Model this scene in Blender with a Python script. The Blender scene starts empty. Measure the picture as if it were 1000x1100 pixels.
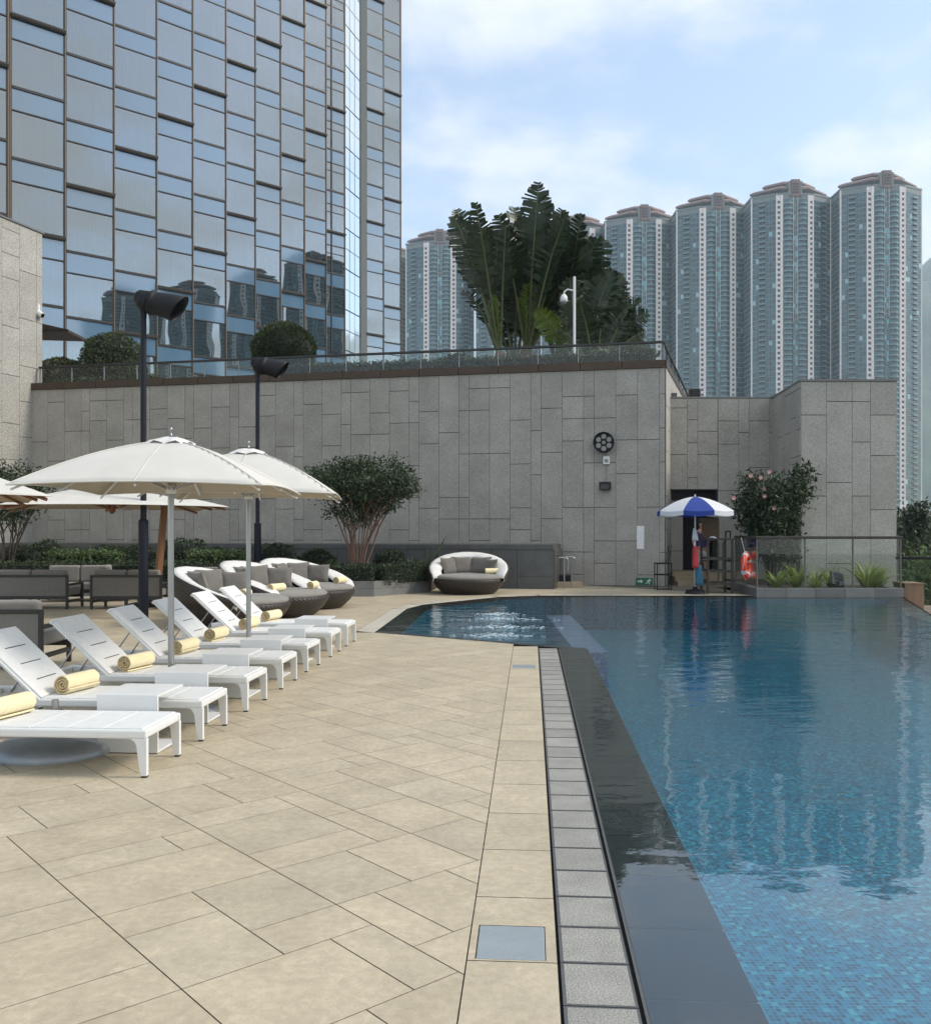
import bpy, math, random
import numpy as np
from mathutils import Vector, Matrix
R = math.radians
S = bpy.context.scene
COL = S.collection
rnd = random.Random(7)
EYE, HZ, FX = 1.6, 570.0, 1000.0

def px(x, y, Y):
    """a point of the site at depth Y that was measured at x, y in the photograph"""
    return Vector(((x - 500.0) / FX * Y, Y, EYE + (HZ - y) / FX * Y))

# ------------------------------------------------------------------ materials
def mat(name):
    m = bpy.data.materials.new(name); m.use_nodes = True
    n = m.node_tree.nodes; n.clear()
    return m, n, m.node_tree.links

def simple(name, col, rough=0.6, metal=0.0, var=0.0, vscale=6.0, bump=0.0, bscale=40.0, tint=False,
           spec=0.5, detail=4.0, transl=0.0, stretch=None, vein=0.0, coat=0.0, sheen=0.0, speck=0.0, sscale=60.0):
    m, n, l = mat(name)
    out = n.new('ShaderNodeOutputMaterial'); b = n.new('ShaderNodeBsdfPrincipled')
    b.inputs['Roughness'].default_value = rough; b.inputs['Metallic'].default_value = metal
    b.inputs['Specular IOR Level'].default_value = spec
    b.inputs['Coat Weight'].default_value = coat
    b.inputs['Sheen Weight'].default_value = sheen
    cur = n.new('ShaderNodeRGB'); cur.outputs[0].default_value = (*col, 1); cur = cur.outputs[0]
    tc = n.new('ShaderNodeTexCoord').outputs['Object']
    if stretch:
        mp = n.new('ShaderNodeMapping'); mp.inputs['Scale'].default_value = stretch
        l.new(tc, mp.inputs['Vector']); tc = mp.outputs[0]
    def noise(scale, det=4.0):
        t = n.new('ShaderNodeTexNoise'); t.inputs['Scale'].default_value = scale
        t.inputs['Detail'].default_value = det; l.new(tc, t.inputs['Vector']); return t.outputs['Fac']
    def mulby(cur, fac, lo, hi, a=0.3, bb=0.7):
        r = n.new('ShaderNodeMapRange'); r.inputs['From Min'].default_value = a; r.inputs['From Max'].default_value = bb
        r.inputs['To Min'].default_value = lo; r.inputs['To Max'].default_value = hi; l.new(fac, r.inputs['Value'])
        x = n.new('ShaderNodeMix'); x.data_type = 'RGBA'; x.blend_type = 'MULTIPLY'; x.inputs['Factor'].default_value = 1
        l.new(cur, x.inputs['A']); l.new(r.outputs[0], x.inputs['B']); return x.outputs['Result']
    if var: cur = mulby(cur, noise(vscale, detail), 1 - var, 1 + var)
    if speck: cur = mulby(cur, noise(sscale, 2.0), 1 - speck, 1 + speck, .35, .65)
    if vein:
        for vs_, w_ in ((1.7, .010), (4.5, .014)):
            k = n.new('ShaderNodeMath'); k.operation = 'SUBTRACT'; k.inputs[1].default_value = .5; l.new(noise(vs_, 7.0), k.inputs[0])
            k2 = n.new('ShaderNodeMath'); k2.operation = 'ABSOLUTE'; l.new(k.outputs[0], k2.inputs[0]); cur = mulby(cur, k2.outputs[0], 1+vein, 1.0, 0.0, w_)
    if tint:
        a = n.new('ShaderNodeAttribute'); a.attribute_name = 'tint'
        x = n.new('ShaderNodeMix'); x.data_type = 'RGBA'; x.blend_type = 'MULTIPLY'; x.inputs['Factor'].default_value = 1
        l.new(cur, x.inputs['A']); l.new(a.outputs['Color'], x.inputs['B']); cur = x.outputs['Result']
    l.new(cur, b.inputs['Base Color'])
    if bump:
        bn = n.new('ShaderNodeBump'); bn.inputs['Strength'].default_value = bump; bn.inputs['Distance'].default_value = 0.02
        l.new(noise(bscale, 6.0), bn.inputs['Height']); l.new(bn.outputs[0], b.inputs['Normal'])
    if transl:
        t = n.new('ShaderNodeBsdfTranslucent'); l.new(cur, t.inputs['Color'])
        mx = n.new('ShaderNodeMixShader'); mx.inputs[0].default_value = transl
        l.new(b.outputs[0], mx.inputs[1]); l.new(t.outputs[0], mx.inputs[2]); l.new(mx.outputs[0], out.inputs[0])
    else:
        l.new(b.outputs[0], out.inputs[0])
    return m

def glass_clear(name, tint, ior=1.5, rough=0.0, wob=0.0, wscale=0.4, extra=0.0):
    """thin sheet glass: Fresnel mix of a tinted see-through and a mirror lobe"""
    m, n, l = mat(name)
    out = n.new('ShaderNodeOutputMaterial'); t = n.new('ShaderNodeBsdfTransparent'); g = n.new('ShaderNodeBsdfGlossy')
    t.inputs[0].default_value = (*tint, 1); g.inputs['Roughness'].default_value = rough
    f = n.new('ShaderNodeFresnel'); f.inputs['IOR'].default_value = ior
    ge = n.new('ShaderNodeNewGeometry'); mi = n.new('ShaderNodeMix'); mi.data_type = 'FLOAT'   # same sheet reflectance from both faces
    mi.inputs['A'].default_value = ior; mi.inputs['B'].default_value = 1/ior; l.new(ge.outputs['Backfacing'], mi.inputs['Factor']); l.new(mi.outputs['Result'], f.inputs['IOR'])
    mx = n.new('ShaderNodeMixShader')
    if wob:
        tc = n.new('ShaderNodeTexCoord'); ns = n.new('ShaderNodeTexNoise'); ns.inputs['Scale'].default_value = wscale
        ns.inputs['Detail'].default_value = 1
        l.new(tc.outputs['Object'], ns.inputs['Vector'])
        bn = n.new('ShaderNodeBump'); bn.inputs['Strength'].default_value = 1; bn.inputs['Distance'].default_value = wob
        l.new(ns.outputs['Fac'], bn.inputs['Height']); l.new(bn.outputs[0], g.inputs['Normal'])
    fac = f.outputs[0]
    if extra:
        a = n.new('ShaderNodeMath'); a.operation = 'MULTIPLY_ADD'; a.inputs[1].default_value = 1 - extra; a.inputs[2].default_value = extra
        l.new(fac, a.inputs[0]); fac = a.outputs[0]
    l.new(fac, mx.inputs[0]); l.new(t.outputs[0], mx.inputs[1]); l.new(g.outputs[0], mx.inputs[2]); l.new(mx.outputs[0], out.inputs[0])
    return m

M = {}
M['paver'] = simple('paver', (.46, .397, .287), .5, var=.10, vscale=3.5, detail=13, bump=.15, bscale=70, tint=True, speck=.07, sscale=22, vein=.09)
M['grout'] = simple('grout', (.17, .15, .115), .9)
M['coping_stone'] = simple('coping_stone', (.46, .43, .36), .7, var=.1, tint=True, speck=.1, sscale=120)
M['grate_stone'] = simple('grate_stone', (.29, .285, .26), .75, var=.12, vscale=5, tint=True, speck=.17, sscale=130, bump=.5, bscale=130)
M['slot'] = simple('slot', (.012, .012, .012), .8)
M['steel_edge'] = simple('steel_edge', (.15, .15, .145), .4, metal=.6)
M['granite'] = simple('granite', (.335, .323, .29), .8, var=.10, vscale=1.6, tint=True, speck=.12, sscale=24, bump=.28, bscale=30)
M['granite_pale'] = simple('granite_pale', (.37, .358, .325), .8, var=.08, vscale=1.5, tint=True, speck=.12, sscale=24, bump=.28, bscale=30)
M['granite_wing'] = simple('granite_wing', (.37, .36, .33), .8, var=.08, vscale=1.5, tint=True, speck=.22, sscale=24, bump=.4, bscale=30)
M['joint'] = simple('joint', (.08, .078, .07), .9)
M['slate'] = simple('slate', (.085, .09, .09), .55, var=.15, vscale=3, tint=True, speck=.15, sscale=40)
M['planter_stone'] = simple('planter_stone', (.17, .175, .17), .6, var=.12, vscale=3, tint=True, speck=.15, sscale=50)
M['bronze'] = simple('bronze', (.065, .043, .028), .5, metal=.3, var=.12, vscale=2)
M['tan_metal'] = simple('tan_metal', (.17, .125, .08), .45, metal=.3)
M['dark_frame'] = simple('dark_frame', (.02, .019, .019), .4)
M['black_metal'] = simple('black_metal', (.010, .011, .014), .5, spec=.25, bump=.05)
M['navy_metal'] = simple('navy_metal', (.010, .013, .022), .5, spec=.25, bump=.04, bscale=80)
M['steel'] = simple('steel', (.36, .365, .37), .33, metal=1.0, var=.05)
M['galv'] = simple('galv', (.30, .33, .36), .5, metal=.45, var=.1, vscale=9)
M['white_paint'] = simple('white_paint', (.70, .71, .70), .4, var=.03, vscale=4, bump=.04, bscale=150)
M['sling'] = simple('sling', (.70, .71, .70), .62, var=.04, vscale=14, bump=.25, bscale=260, speck=.05, sscale=240)
M['canvas'] = simple('canvas', (.66, .645, .60), .8, var=.05, vscale=3, transl=.12, bump=.12, bscale=9)
M['hood_fabric'] = simple('hood_fabric', (.72, .715, .69), .75, var=.08, vscale=7, bump=.3, bscale=14, transl=.1)
M['cushion'] = simple('cushion', (.135, .125, .112), .9, var=.1, vscale=9, bump=.3, bscale=14, speck=.12, sscale=150, sheen=.2)
M['seat_fabric'] = simple('seat_fabric', (.21, .197, .175), .9, var=.08, vscale=6, bump=.25, bscale=18, speck=.1, sscale=140, sheen=.2)
M['sofa_mesh'] = simple('sofa_mesh', (.18, .17, .155), .85, var=.06, vscale=12, speck=.1, sscale=160)
M['towel'] = simple('towel', (.90, .78, .47), .95, var=.08, vscale=30, bump=.7, bscale=120, sheen=.4)
M['towel_end_shade'] = simple('towel_end_shade', (.62, .48, .26), .95, var=.12, vscale=40, bump=.6, bscale=120)  # roll ends and inner turns darkened, shade put into the colour
M['teak'] = simple('teak', (.20, .085, .04), .5, var=.25, vscale=5, stretch=(1, 1, .12))
M['mast_wood'] = simple('mast_wood', (.24, .12, .055), .5, var=.25, vscale=9, stretch=(1, 1, .1))
M['chair_wood'] = simple('chair_wood', (.05, .044, .038), .7, var=.2, vscale=10, stretch=(1, 1, .2))
M['board'] = simple('board', (.11, .068, .034), .7, var=.12)
M['bark'] = simple('bark', (.17, .105, .075), .85, var=.4, vscale=14, stretch=(1, 1, .25), bump=.5, bscale=30)
M['bark_dark'] = simple('bark_dark', (.055, .045, .038), .9, var=.35, vscale=14, bump=.4)
M['leaf'] = simple('leaf', (.052, .074, .026), .5, tint=True, transl=.22)
M['leaf_dark'] = simple('leaf_dark', (.024, .045, .014), .5, tint=True, transl=.12)
M['leaf_olive'] = simple('leaf_olive', (.075, .085, .03), .55, tint=True, transl=.2)
M['leaf_light'] = simple('leaf_light', (.085, .13, .042), .5, tint=True, transl=.25)
M['leaf_varieg'] = simple('leaf_varieg', (.24, .30, .10), .45, tint=True, transl=.3)
M['palm_leaf'] = simple('palm_leaf', (.018, .036, .013), .38, tint=True, transl=.10)
M['palm_lime'] = simple('palm_lime', (.13, .20, .03), .4, tint=True, transl=.45)
M['petiole'] = simple('petiole', (.11, .13, .055), .5, var=.2)
M['core'] = simple('core', (.010, .015, .009), .95)  # near-black solid filling the inside of shrubs and hedges
M['petal'] = simple('petal', (.75, .42, .40), .6, transl=.3)
M['soil'] = simple('soil', (.05, .04, .03), .95, var=.3)
M['white_plastic'] = simple('white_plastic', (.74, .75, .75), .35)
M['lens_dark'] = simple('lens_dark', (.01, .01, .012), .1)
M['lens_grey'] = simple('lens_grey', (.22, .22, .21), .25, spec=.8)
M['sign_green'] = simple('sign_green', (.006, .15, .055), .4)
M['blue_cloth'] = simple('blue_cloth', (.016, .05, .30), .7, transl=.15)
M['white_cloth'] = simple('white_cloth', (.78, .80, .84), .75, transl=.25)
M['buoy'] = simple('buoy', (.72, .055, .025), .45, var=.06)
M['red_vinyl'] = simple('red_vinyl', (.42, .03, .04), .5)
M['teal_towel'] = simple('teal_towel', (.035, .13, .21), .9, bump=.5, bscale=60)
M['skin'] = simple('skin', (.36, .20, .13), .5)
M['hair'] = simple('hair', (.012, .010, .009), .6)
M['navy_cloth'] = simple('navy_cloth', (.035, .03, .13), .85)
M['shorts'] = simple('shorts', (.45, .42, .45), .85)
M['wicker_dark'] = None
M['canvas_shade'] = simple('canvas_shade', (.47, .40, .30), .85, var=.05, vscale=3, transl=.08)  # umbrella underside: shade put into a darker, browner cloth colour
M['curtain'] = simple('curtain', (.44, .52, .49), .9, var=.05, stretch=(8, 8, .2), vscale=3)
M['interior'] = simple('interior', (.11, .125, .125), .9)
M['sheer'] = simple('sheer', (.24, .30, .30), .9, var=.1)
M['spandrel'] = None
M['plate'] = simple('plate', (.30, .34, .36), .4, metal=.2, var=.06, bump=.1, bscale=50)
M['step_stone'] = simple('step_stone', (.36, .29, .20), .7, var=.1)
M['timber'] = simple('timber', (.20, .13, .08), .6, var=.2, vscale=6, stretch=(1, 1, .15))
M['black_void'] = simple('black_void', (.008, .008, .008), .9)

def wicker():
    m, n, l = mat('wicker')
    out = n.new('ShaderNodeOutputMaterial'); b = n.new('ShaderNodeBsdfPrincipled')
    tc = n.new('ShaderNodeTexCoord'); s = n.new('ShaderNodeSeparateXYZ'); l.new(tc.outputs['Object'], s.inputs[0])
    at = n.new('ShaderNodeMath'); at.operation = 'ARCTAN2'; l.new(s.outputs[1], at.inputs[0]); l.new(s.outputs[0], at.inputs[1])
    def wave(src, k):
        a = n.new('ShaderNodeMath'); a.operation = 'MULTIPLY'; a.inputs[1].default_value = k; l.new(src, a.inputs[0])
        w = n.new('ShaderNodeMath'); w.operation = 'SINE'; l.new(a.outputs[0], w.inputs[0]); return w.outputs[0]
    p = n.new('ShaderNodeMath'); p.operation = 'MULTIPLY'; l.new(wave(at.outputs[0], 70), p.inputs[0]); l.new(wave(s.outputs[2], 110), p.inputs[1])
    r = n.new('ShaderNodeValToRGB'); r.color_ramp.elements[0].color = (.005, .004, .003, 1); r.color_ramp.elements[1].color = (.048, .035, .028, 1)
    ma = n.new('ShaderNodeMath'); ma.operation = 'MULTIPLY_ADD'; ma.inputs[1].default_value = .5; ma.inputs[2].default_value = .5
    l.new(p.outputs[0], ma.inputs[0]); l.new(ma.outputs[0], r.inputs[0]); l.new(r.outputs[0], b.inputs['Base Color'])
    bn = n.new('ShaderNodeBump'); bn.inputs['Strength'].default_value = .8; bn.inputs['Distance'].default_value = .01
    l.new(ma.outputs[0], bn.inputs['Height']); l.new(bn.outputs[0], b.inputs['Normal'])
    b.inputs['Roughness'].default_value = .5
    l.new(b.outputs[0], out.inputs[0]); return m
M['wicker'] = wicker()

def mosaic(name, cell, cols, grout, gw):
    m, n, l = mat(name)
    out = n.new('ShaderNodeOutputMaterial'); b = n.new('ShaderNodeBsdfPrincipled'); b.inputs['Roughness'].default_value = .35
    tc = n.new('ShaderNodeTexCoord')
    v = n.new('ShaderNodeVectorMath'); v.operation = 'SCALE'; v.inputs['Scale'].default_value = 1 / cell; l.new(tc.outputs['Object'], v.inputs[0])
    o = n.new('ShaderNodeVectorMath'); o.operation = 'ADD'; o.inputs[1].default_value = (.37, .41, .33); l.new(v.outputs[0], o.inputs[0])
    fl = n.new('ShaderNodeVectorMath'); fl.operation = 'FLOOR'; l.new(o.outputs[0], fl.inputs[0])
    fr = n.new('ShaderNodeVectorMath'); fr.operation = 'FRACTION'; l.new(o.outputs[0], fr.inputs[0])
    w = n.new('ShaderNodeTexWhiteNoise'); l.new(fl.outputs[0], w.inputs['Vector'])
    big = n.new('ShaderNodeTexNoise'); big.inputs['Scale'].default_value = 1.3; l.new(tc.outputs['Object'], big.inputs['Vector'])
    r = n.new('ShaderNodeValToRGB'); r.color_ramp.interpolation = 'CONSTANT'
    while len(r.color_ramp.elements) < len(cols): r.color_ramp.elements.new(.5)
    for e, (p, c) in zip(r.color_ramp.elements, cols): e.position = p; e.color = (*c, 1)
    l.new(w.outputs['Value'], r.inputs[0])
    s = n.new('ShaderNodeSeparateXYZ'); l.new(fr.outputs[0], s.inputs[0])
    a = n.new('ShaderNodeMath'); a.operation = 'LESS_THAN'; a.inputs[1].default_value = gw; l.new(s.outputs[0], a.inputs[0])
    c2 = n.new('ShaderNodeMath'); c2.operation = 'LESS_THAN'; c2.inputs[1].default_value = gw; l.new(s.outputs[1], c2.inputs[0])
    mx = n.new('ShaderNodeMath'); mx.operation = 'MAXIMUM'; l.new(a.outputs[0], mx.inputs[0]); l.new(c2.outputs[0], mx.inputs[1])
    mc = n.new('ShaderNodeMix'); mc.data_type = 'RGBA'; l.new(mx.outputs[0], mc.inputs['Factor']); l.new(r.outputs[0], mc.inputs['A'])
    mc.inputs['B'].default_value = (*grout, 1)
    l.new(mc.outputs['Result'], b.inputs['Base Color']); l.new(b.outputs[0], out.inputs[0]); return m
M['mosaic'] = mosaic('mosaic', .030, [(0, (.001, .070, .145)), (.3, (.002, .120, .235)), (.56, (.001, .034, .080)), (.78, (.004, .175, .275)), (.93, (.04, .28, .34))], (.08, .29, .37), .085)
M['mosaic_pale'] = mosaic('mosaic_pale', .030, [(0, (.12, .19, .36)), (.4, (.17, .25, .42)), (.7, (.09, .15, .30)), (.9, (.28, .36, .5))], (.25, .3, .38), .10)
M['shelf_grout'] = simple('shelf_grout', (.45, .43, .40), .8)
M['shelf'] = simple('shelf', (.016, .012, .007), .5, var=.12, vscale=2, tint=True, speck=.2, sscale=80)

def water_mat():
    m, n, l = mat('water')
    out = n.new('ShaderNodeOutputMaterial'); t = n.new('ShaderNodeBsdfTransparent'); g = n.new('ShaderNodeBsdfGlossy')
    t.inputs[0].default_value = (.84, .965, .975, 1); g.inputs['Roughness'].default_value = .0
    tc = n.new('ShaderNodeTexCoord')
    def noise(scale, det, st=(1, 1, 1)):
        mp = n.new('ShaderNodeMapping'); mp.inputs['Scale'].default_value = st; l.new(tc.outputs['Object'], mp.inputs['Vector'])
        a = n.new('ShaderNodeTexNoise'); a.inputs['Scale'].default_value = scale; a.inputs['Detail'].default_value = det
        l.new(mp.outputs[0], a.inputs['Vector']); return a.outputs['Fac']
    # calm beside the near overflow edge, livelier towards the far end
    sx = n.new('ShaderNodeSeparateXYZ'); l.new(tc.outputs['Object'], sx.inputs[0])
    amp = n.new('ShaderNodeMapRange'); amp.inputs['From Min'].default_value = 3.0; amp.inputs['From Max'].default_value = 16.0
    amp.inputs['To Min'].default_value = .075; amp.inputs['To Max'].default_value = 1.0; l.new(sx.outputs[1], amp.inputs['Value'])
    n1 = noise(1.7, 2, (1, 1.2, 1)); n2 = noise(6.5, 3, (1, 1.25, 1))
    a = n.new('ShaderNodeMath'); a.operation = 'MULTIPLY'; a.inputs[1].default_value = .25; l.new(n2, a.inputs[0])
    s = n.new('ShaderNodeMath'); s.operation = 'ADD'; l.new(n1, s.inputs[0]); l.new(a.outputs[0], s.inputs[1])
    h = n.new('ShaderNodeMath'); h.operation = 'MULTIPLY'; l.new(s.outputs[0], h.inputs[0]); l.new(amp.outputs[0], h.inputs[1])
    bn = n.new('ShaderNodeBump'); bn.inputs['Strength'].default_value = 1; bn.inputs['Distance'].default_value = .020
    l.new(h.outputs[0], bn.inputs['Height'])
    f = n.new('ShaderNodeFresnel'); f.inputs['IOR'].default_value = 2.0
    ge = n.new('ShaderNodeNewGeometry'); mi = n.new('ShaderNodeMix'); mi.data_type = 'FLOAT'   # no false total reflection from below
    mi.inputs['A'].default_value = 1.98; mi.inputs['B'].default_value = 1/1.98; l.new(ge.outputs['Backfacing'], mi.inputs['Factor']); l.new(mi.outputs['Result'], f.inputs['IOR'])
    l.new(bn.outputs[0], f.inputs['Normal']); l.new(bn.outputs[0], g.inputs['Normal'])
    mx = n.new('ShaderNodeMixShader'); l.new(f.outputs[0], mx.inputs[0]); l.new(t.outputs[0], mx.inputs[1]); l.new(g.outputs[0], mx.inputs[2])
    l.new(mx.outputs[0], out.inputs[0]); return m
M['water'] = water_mat()
M['foam'] = simple('foam', (.70, .82, .88), .3, transl=.3)
M['glass_rail'] = glass_clear('glass_rail', (.92, .955, .94), 1.45)
M['glass_window'] = glass_clear('glass_window', (.28, .47, .49), 1.55, wob=.004, wscale=.5, extra=.28)
M['glass_spandrel'] = simple('glass_spandrel', (.085, .175, .275), .06, spec=1.0, coat=1.0)
M['glass_spandrel'].node_tree.nodes['Principled BSDF'].inputs['IOR'].default_value = 1.7
M['slot_glass'] = simple('slot_glass', (.70, .80, .86), .04, spec=1.0, coat=1.0)
M['slot_glass'].node_tree.nodes['Principled BSDF'].inputs['Metallic'].default_value = .75
M['glass_tower'] = simple('glass_tower', (.034, .108, .128), .22, tint=True, spec=.8)
M['tower_wall'] = simple('tower_wall', (.22, .25, .25), .8, var=.05, vscale=.2)
M['tower_white'] = simple('tower_white', (.84, .78, .76), .8)
M['tower_roof'] = simple('tower_roof', (.24, .165, .155), .8, var=.1, vscale=.3)
M['tower_dark'] = simple('tower_dark', (.05, .065, .07), .5)
M['tower_rail'] = simple('tower_rail', (.14, .25, .26), .3, spec=.7)
M['hill'] = simple('hill', (.045, .075, .045), .95, var=.45, vscale=.012, detail=10)
M['city_ground'] = simple('city_ground', (.07, .09, .055), .95, var=.4, vscale=.03, detail=8)
M['concrete'] = simple('concrete', (.28, .27, .25), .9, var=.1)
M['terrace'] = simple('terrace', (.22, .21, .19), .9, var=.15)

# ------------------------------------------------------------------ mesh helpers
class MB:
    def __init__(s): s.v = []; s.f = []; s.mi = []; s.t = []; s.sm = []
    def add(s, vs, fs, mi=0, tint=1.0, smooth=False):
        o = len(s.v); s.v += [tuple(p) for p in vs]
        for f in fs: s.f.append([i + o for i in f]); s.mi.append(mi); s.t.append(tint); s.sm.append(smooth)
        return s
    def box(s, lo, hi, mi=0, tint=1.0, xf=None):
        x0, y0, z0 = lo; x1, y1, z1 = hi
        vs = [(x0,y0,z0),(x1,y0,z0),(x1,y1,z0),(x0,y1,z0),(x0,y0,z1),(x1,y0,z1),(x1,y1,z1),(x0,y1,z1)]
        if xf: vs = [xf @ Vector(p) for p in vs]
        return s.add(vs, [(0,3,2,1),(4,5,6,7),(0,1,5,4),(1,2,6,5),(2,3,7,6),(3,0,4,7)], mi, tint)
    def prism(s, poly, z0, z1, mi=0, tint=1.0, cap=True):
        a = sum(poly[i][0]*poly[(i+1)%len(poly)][1]-poly[(i+1)%len(poly)][0]*poly[i][1] for i in range(len(poly)))
        if a < 0: poly = poly[::-1]
        k = len(poly); zf = z1 if callable(z1) else (lambda x, y: z1)
        vs = [(x, y, z0) for x, y in poly] + [(x, y, zf(x, y)) for x, y in poly]
        fs = [(i, (i+1) % k, (i+1) % k + k, i + k) for i in range(k)]
        if cap: fs += [tuple(range(k, 2*k)), tuple(range(k-1, -1, -1))]
        return s.add(vs, fs, mi, tint)
    def tube(s, pts, rad, n=8, mi=0, tint=1.0, cap=True, smooth=True, flat=1.0):
        pts = [Vector(p) for p in pts]; k = len(pts)
        rad = [rad]*k if not hasattr(rad, '__len__') else rad
        vs = []; up = None
        for i, p in enumerate(pts):
            d = (pts[min(i+1, k-1)] - pts[max(i-1, 0)]).normalized()
            if up is None: up = Vector((0,0,1)) if abs(d.z) < .9 else Vector((0,1,0))
            a = d.cross(up).normalized(); b = a.cross(d).normalized(); up = b
            for j in range(n):
                th = 2*math.pi*j/n
                vs.append(p + a*rad[i]*math.cos(th) + b*rad[i]*flat*math.sin(th))
        fs = [(i*n+j, i*n+(j+1)%n, (i+1)*n+(j+1)%n, (i+1)*n+j) for i in range(k-1) for j in range(n)]
        s.add(vs, fs, mi, tint, smooth)
        if cap:
            s.add(vs[:n], [tuple(range(n-1,-1,-1))], mi, tint); s.add(vs[-n:], [tuple(range(n))], mi, tint)
        return s
    def lathe(s, prof, n=24, mi=0, tint=1.0, c=(0,0,0), smooth=True, a0=0, a1=2*math.pi):
        full = abs(a1-a0-2*math.pi) < 1e-6; m = n if full else n+1
        vs = []
        for r, z in prof:
            for j in range(m):
                th = a0 + (a1-a0)*j/n
                vs.append((c[0]+r*math.cos(th), c[1]+r*math.sin(th), c[2]+z))
        fs = [(i*m+j, i*m+(j+1)%m, (i+1)*m+(j+1)%m, (i+1)*m+j) for i in range(len(prof)-1) for j in range(n)]
        return s.add(vs, fs, mi, tint, smooth)
    def ball(s, c, r, n=16, mi=0, tint=1.0, sc=(1,1,1), lump=0.0, seed=0):
        rr = random.Random(seed); vs = []; m = n//2
        for i in range(m+1):
            ph = math.pi*i/m
            for j in range(n):
                th = 2*math.pi*j/n; q = 1 + (rr.uniform(-lump, lump) if lump else 0)
                vs.append((c[0]+r*q*sc[0]*math.sin(ph)*math.cos(th), c[1]+r*q*sc[1]*math.sin(ph)*math.sin(th), c[2]+r*q*sc[2]*math.cos(ph)))
        return s.add(vs, [(i*n+j, (i+1)*n+j, (i+1)*n+(j+1)%n, i*n+(j+1)%n) for i in range(m) for j in range(n)], mi, tint, True)
    def panel(s, a, b, z0, z1, nrm, d=.02, mi=0, tint=1.0):
        a = Vector((a[0], a[1], 0)); b = Vector((b[0], b[1], 0)); N = Vector((nrm[0], nrm[1], 0))*d; Z = Vector((0,0,1))
        q = [a+Z*z0, b+Z*z0, b+Z*z1, a+Z*z1]; f = [p+N for p in q]
        return s.add(q+f, [(4,5,6,7),(0,1,5,4),(1,2,6,5),(2,3,7,6),(3,0,4,7)], mi, tint)
    def mesh(s, name, mats):
        me = bpy.data.meshes.new(name); me.from_pydata(s.v, [], s.f)
        for m in mats: me.materials.append(M[m] if isinstance(m, str) else m)
        me.polygons.foreach_set('material_index', s.mi); me.polygons.foreach_set('use_smooth', s.sm)
        at = me.attributes.new('tint', 'FLOAT_COLOR', 'FACE')
        at.data.foreach_set('color', np.array([(t, t, t, 1) if not hasattr(t, '__len__') else (*t, 1) for t in s.t], dtype=np.float32).ravel())
        me.update(); return me
    def build(s, name, mats, parent=None, bevel=0.0, seg=2, loc=None):
        if isinstance(mats, str): mats = [mats]
        o = bpy.data.objects.new(name, s.mesh(name, mats)); COL.objects.link(o)
        if parent is not None: o.parent = parent
        if loc is not None: o.location = loc
        if bevel:
            b = o.modifiers.new('bevel', 'BEVEL'); b.width = bevel; b.segments = seg; b.limit_method = 'ANGLE'; b.angle_limit = R(40)
        return o

def inst(name, me, parent=None, loc=None, rotz=None):
    o = bpy.data.objects.new(name, me); COL.objects.link(o)
    if parent is not None: o.parent = parent
    if loc is not None: o.location = loc
    if rotz is not None: o.rotation_euler.z = rotz
    return o
def tag(o, label, cat, group=None):
    o['label'] = label; o['category'] = cat
    if group: o['group'] = group
    return o
def thing(name, label, cat, loc=(0,0,0), rotz=0.0, group=None):
    o = bpy.data.objects.new(name, None); COL.objects.link(o); o.empty_display_size = .2
    o.location = loc; o.rotation_euler.z = rotz
    return tag(o, label, cat, group)
def struct(o): o['kind'] = 'structure'; return o
def stuff(o): o['kind'] = 'stuff'; return o
def copytree(o, parent=None):
    c = o.copy(); COL.objects.link(c)
    if parent is not None: c.parent = parent
    for ch in list(o.children): copytree(ch, c)
    return c

def leaves(pts, size, seed=0, aspect=.5, tmin=.55, tmax=1.45, up=.25, nrm=None, mi=0, mb=None):
    """many leaf-sized bent quads at the given points"""
    g = np.random.default_rng(seed); pts = np.asarray(pts, dtype=float); k = len(pts)
    d = g.normal(size=(k, 3)); d[:, 2] += up
    if nrm is not None: d += np.asarray(nrm)*1.0
    d /= np.linalg.norm(d, axis=1)[:, None]
    e = g.normal(size=(k, 3)); e = np.cross(d, e); e /= np.linalg.norm(e, axis=1)[:, None]
    f = np.cross(d, e); L = size*g.uniform(.6, 1.4, size=(k, 1))
    a = pts - d*L*.5; b = pts + d*L*.5; c0 = pts + e*L*aspect*.5 + f*L*.12; c1 = pts - e*L*aspect*.5 + f*L*.12
    V = np.stack([a, c0, b, c1], axis=1).reshape(-1, 3); T = g.uniform(tmin, tmax, size=k)
    mb = mb or MB(); o = len(mb.v)
    mb.v += [tuple(p) for p in V]; mb.f += [[o+4*i, o+4*i+1, o+4*i+2, o+4*i+3] for i in range(k)]
    mb.mi += [mi]*k; mb.sm += [False]*k
    mb.t += [(t*(1+.12*w), t, t*(1-.1*w)) for t, w in zip(T, g.uniform(-1, 1, size=k))]
    return mb
def sphere_pts(c, r, k, seed=0, lo=.75, sc=(1,1,1), lump=.12):
    g = np.random.default_rng(seed); d = g.normal(size=(k, 3)); d /= np.linalg.norm(d, axis=1)[:, None]
    w = 1 + lump*(np.sin(d[:, 0]*5+seed)*np.cos(d[:, 1]*6+seed*2)+np.sin(d[:, 2]*7+seed*3))
    return d*(g.uniform(lo, 1, size=(k, 1))**.6)*r*w[:, None]*np.array(sc)+np.array(c), d
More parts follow.
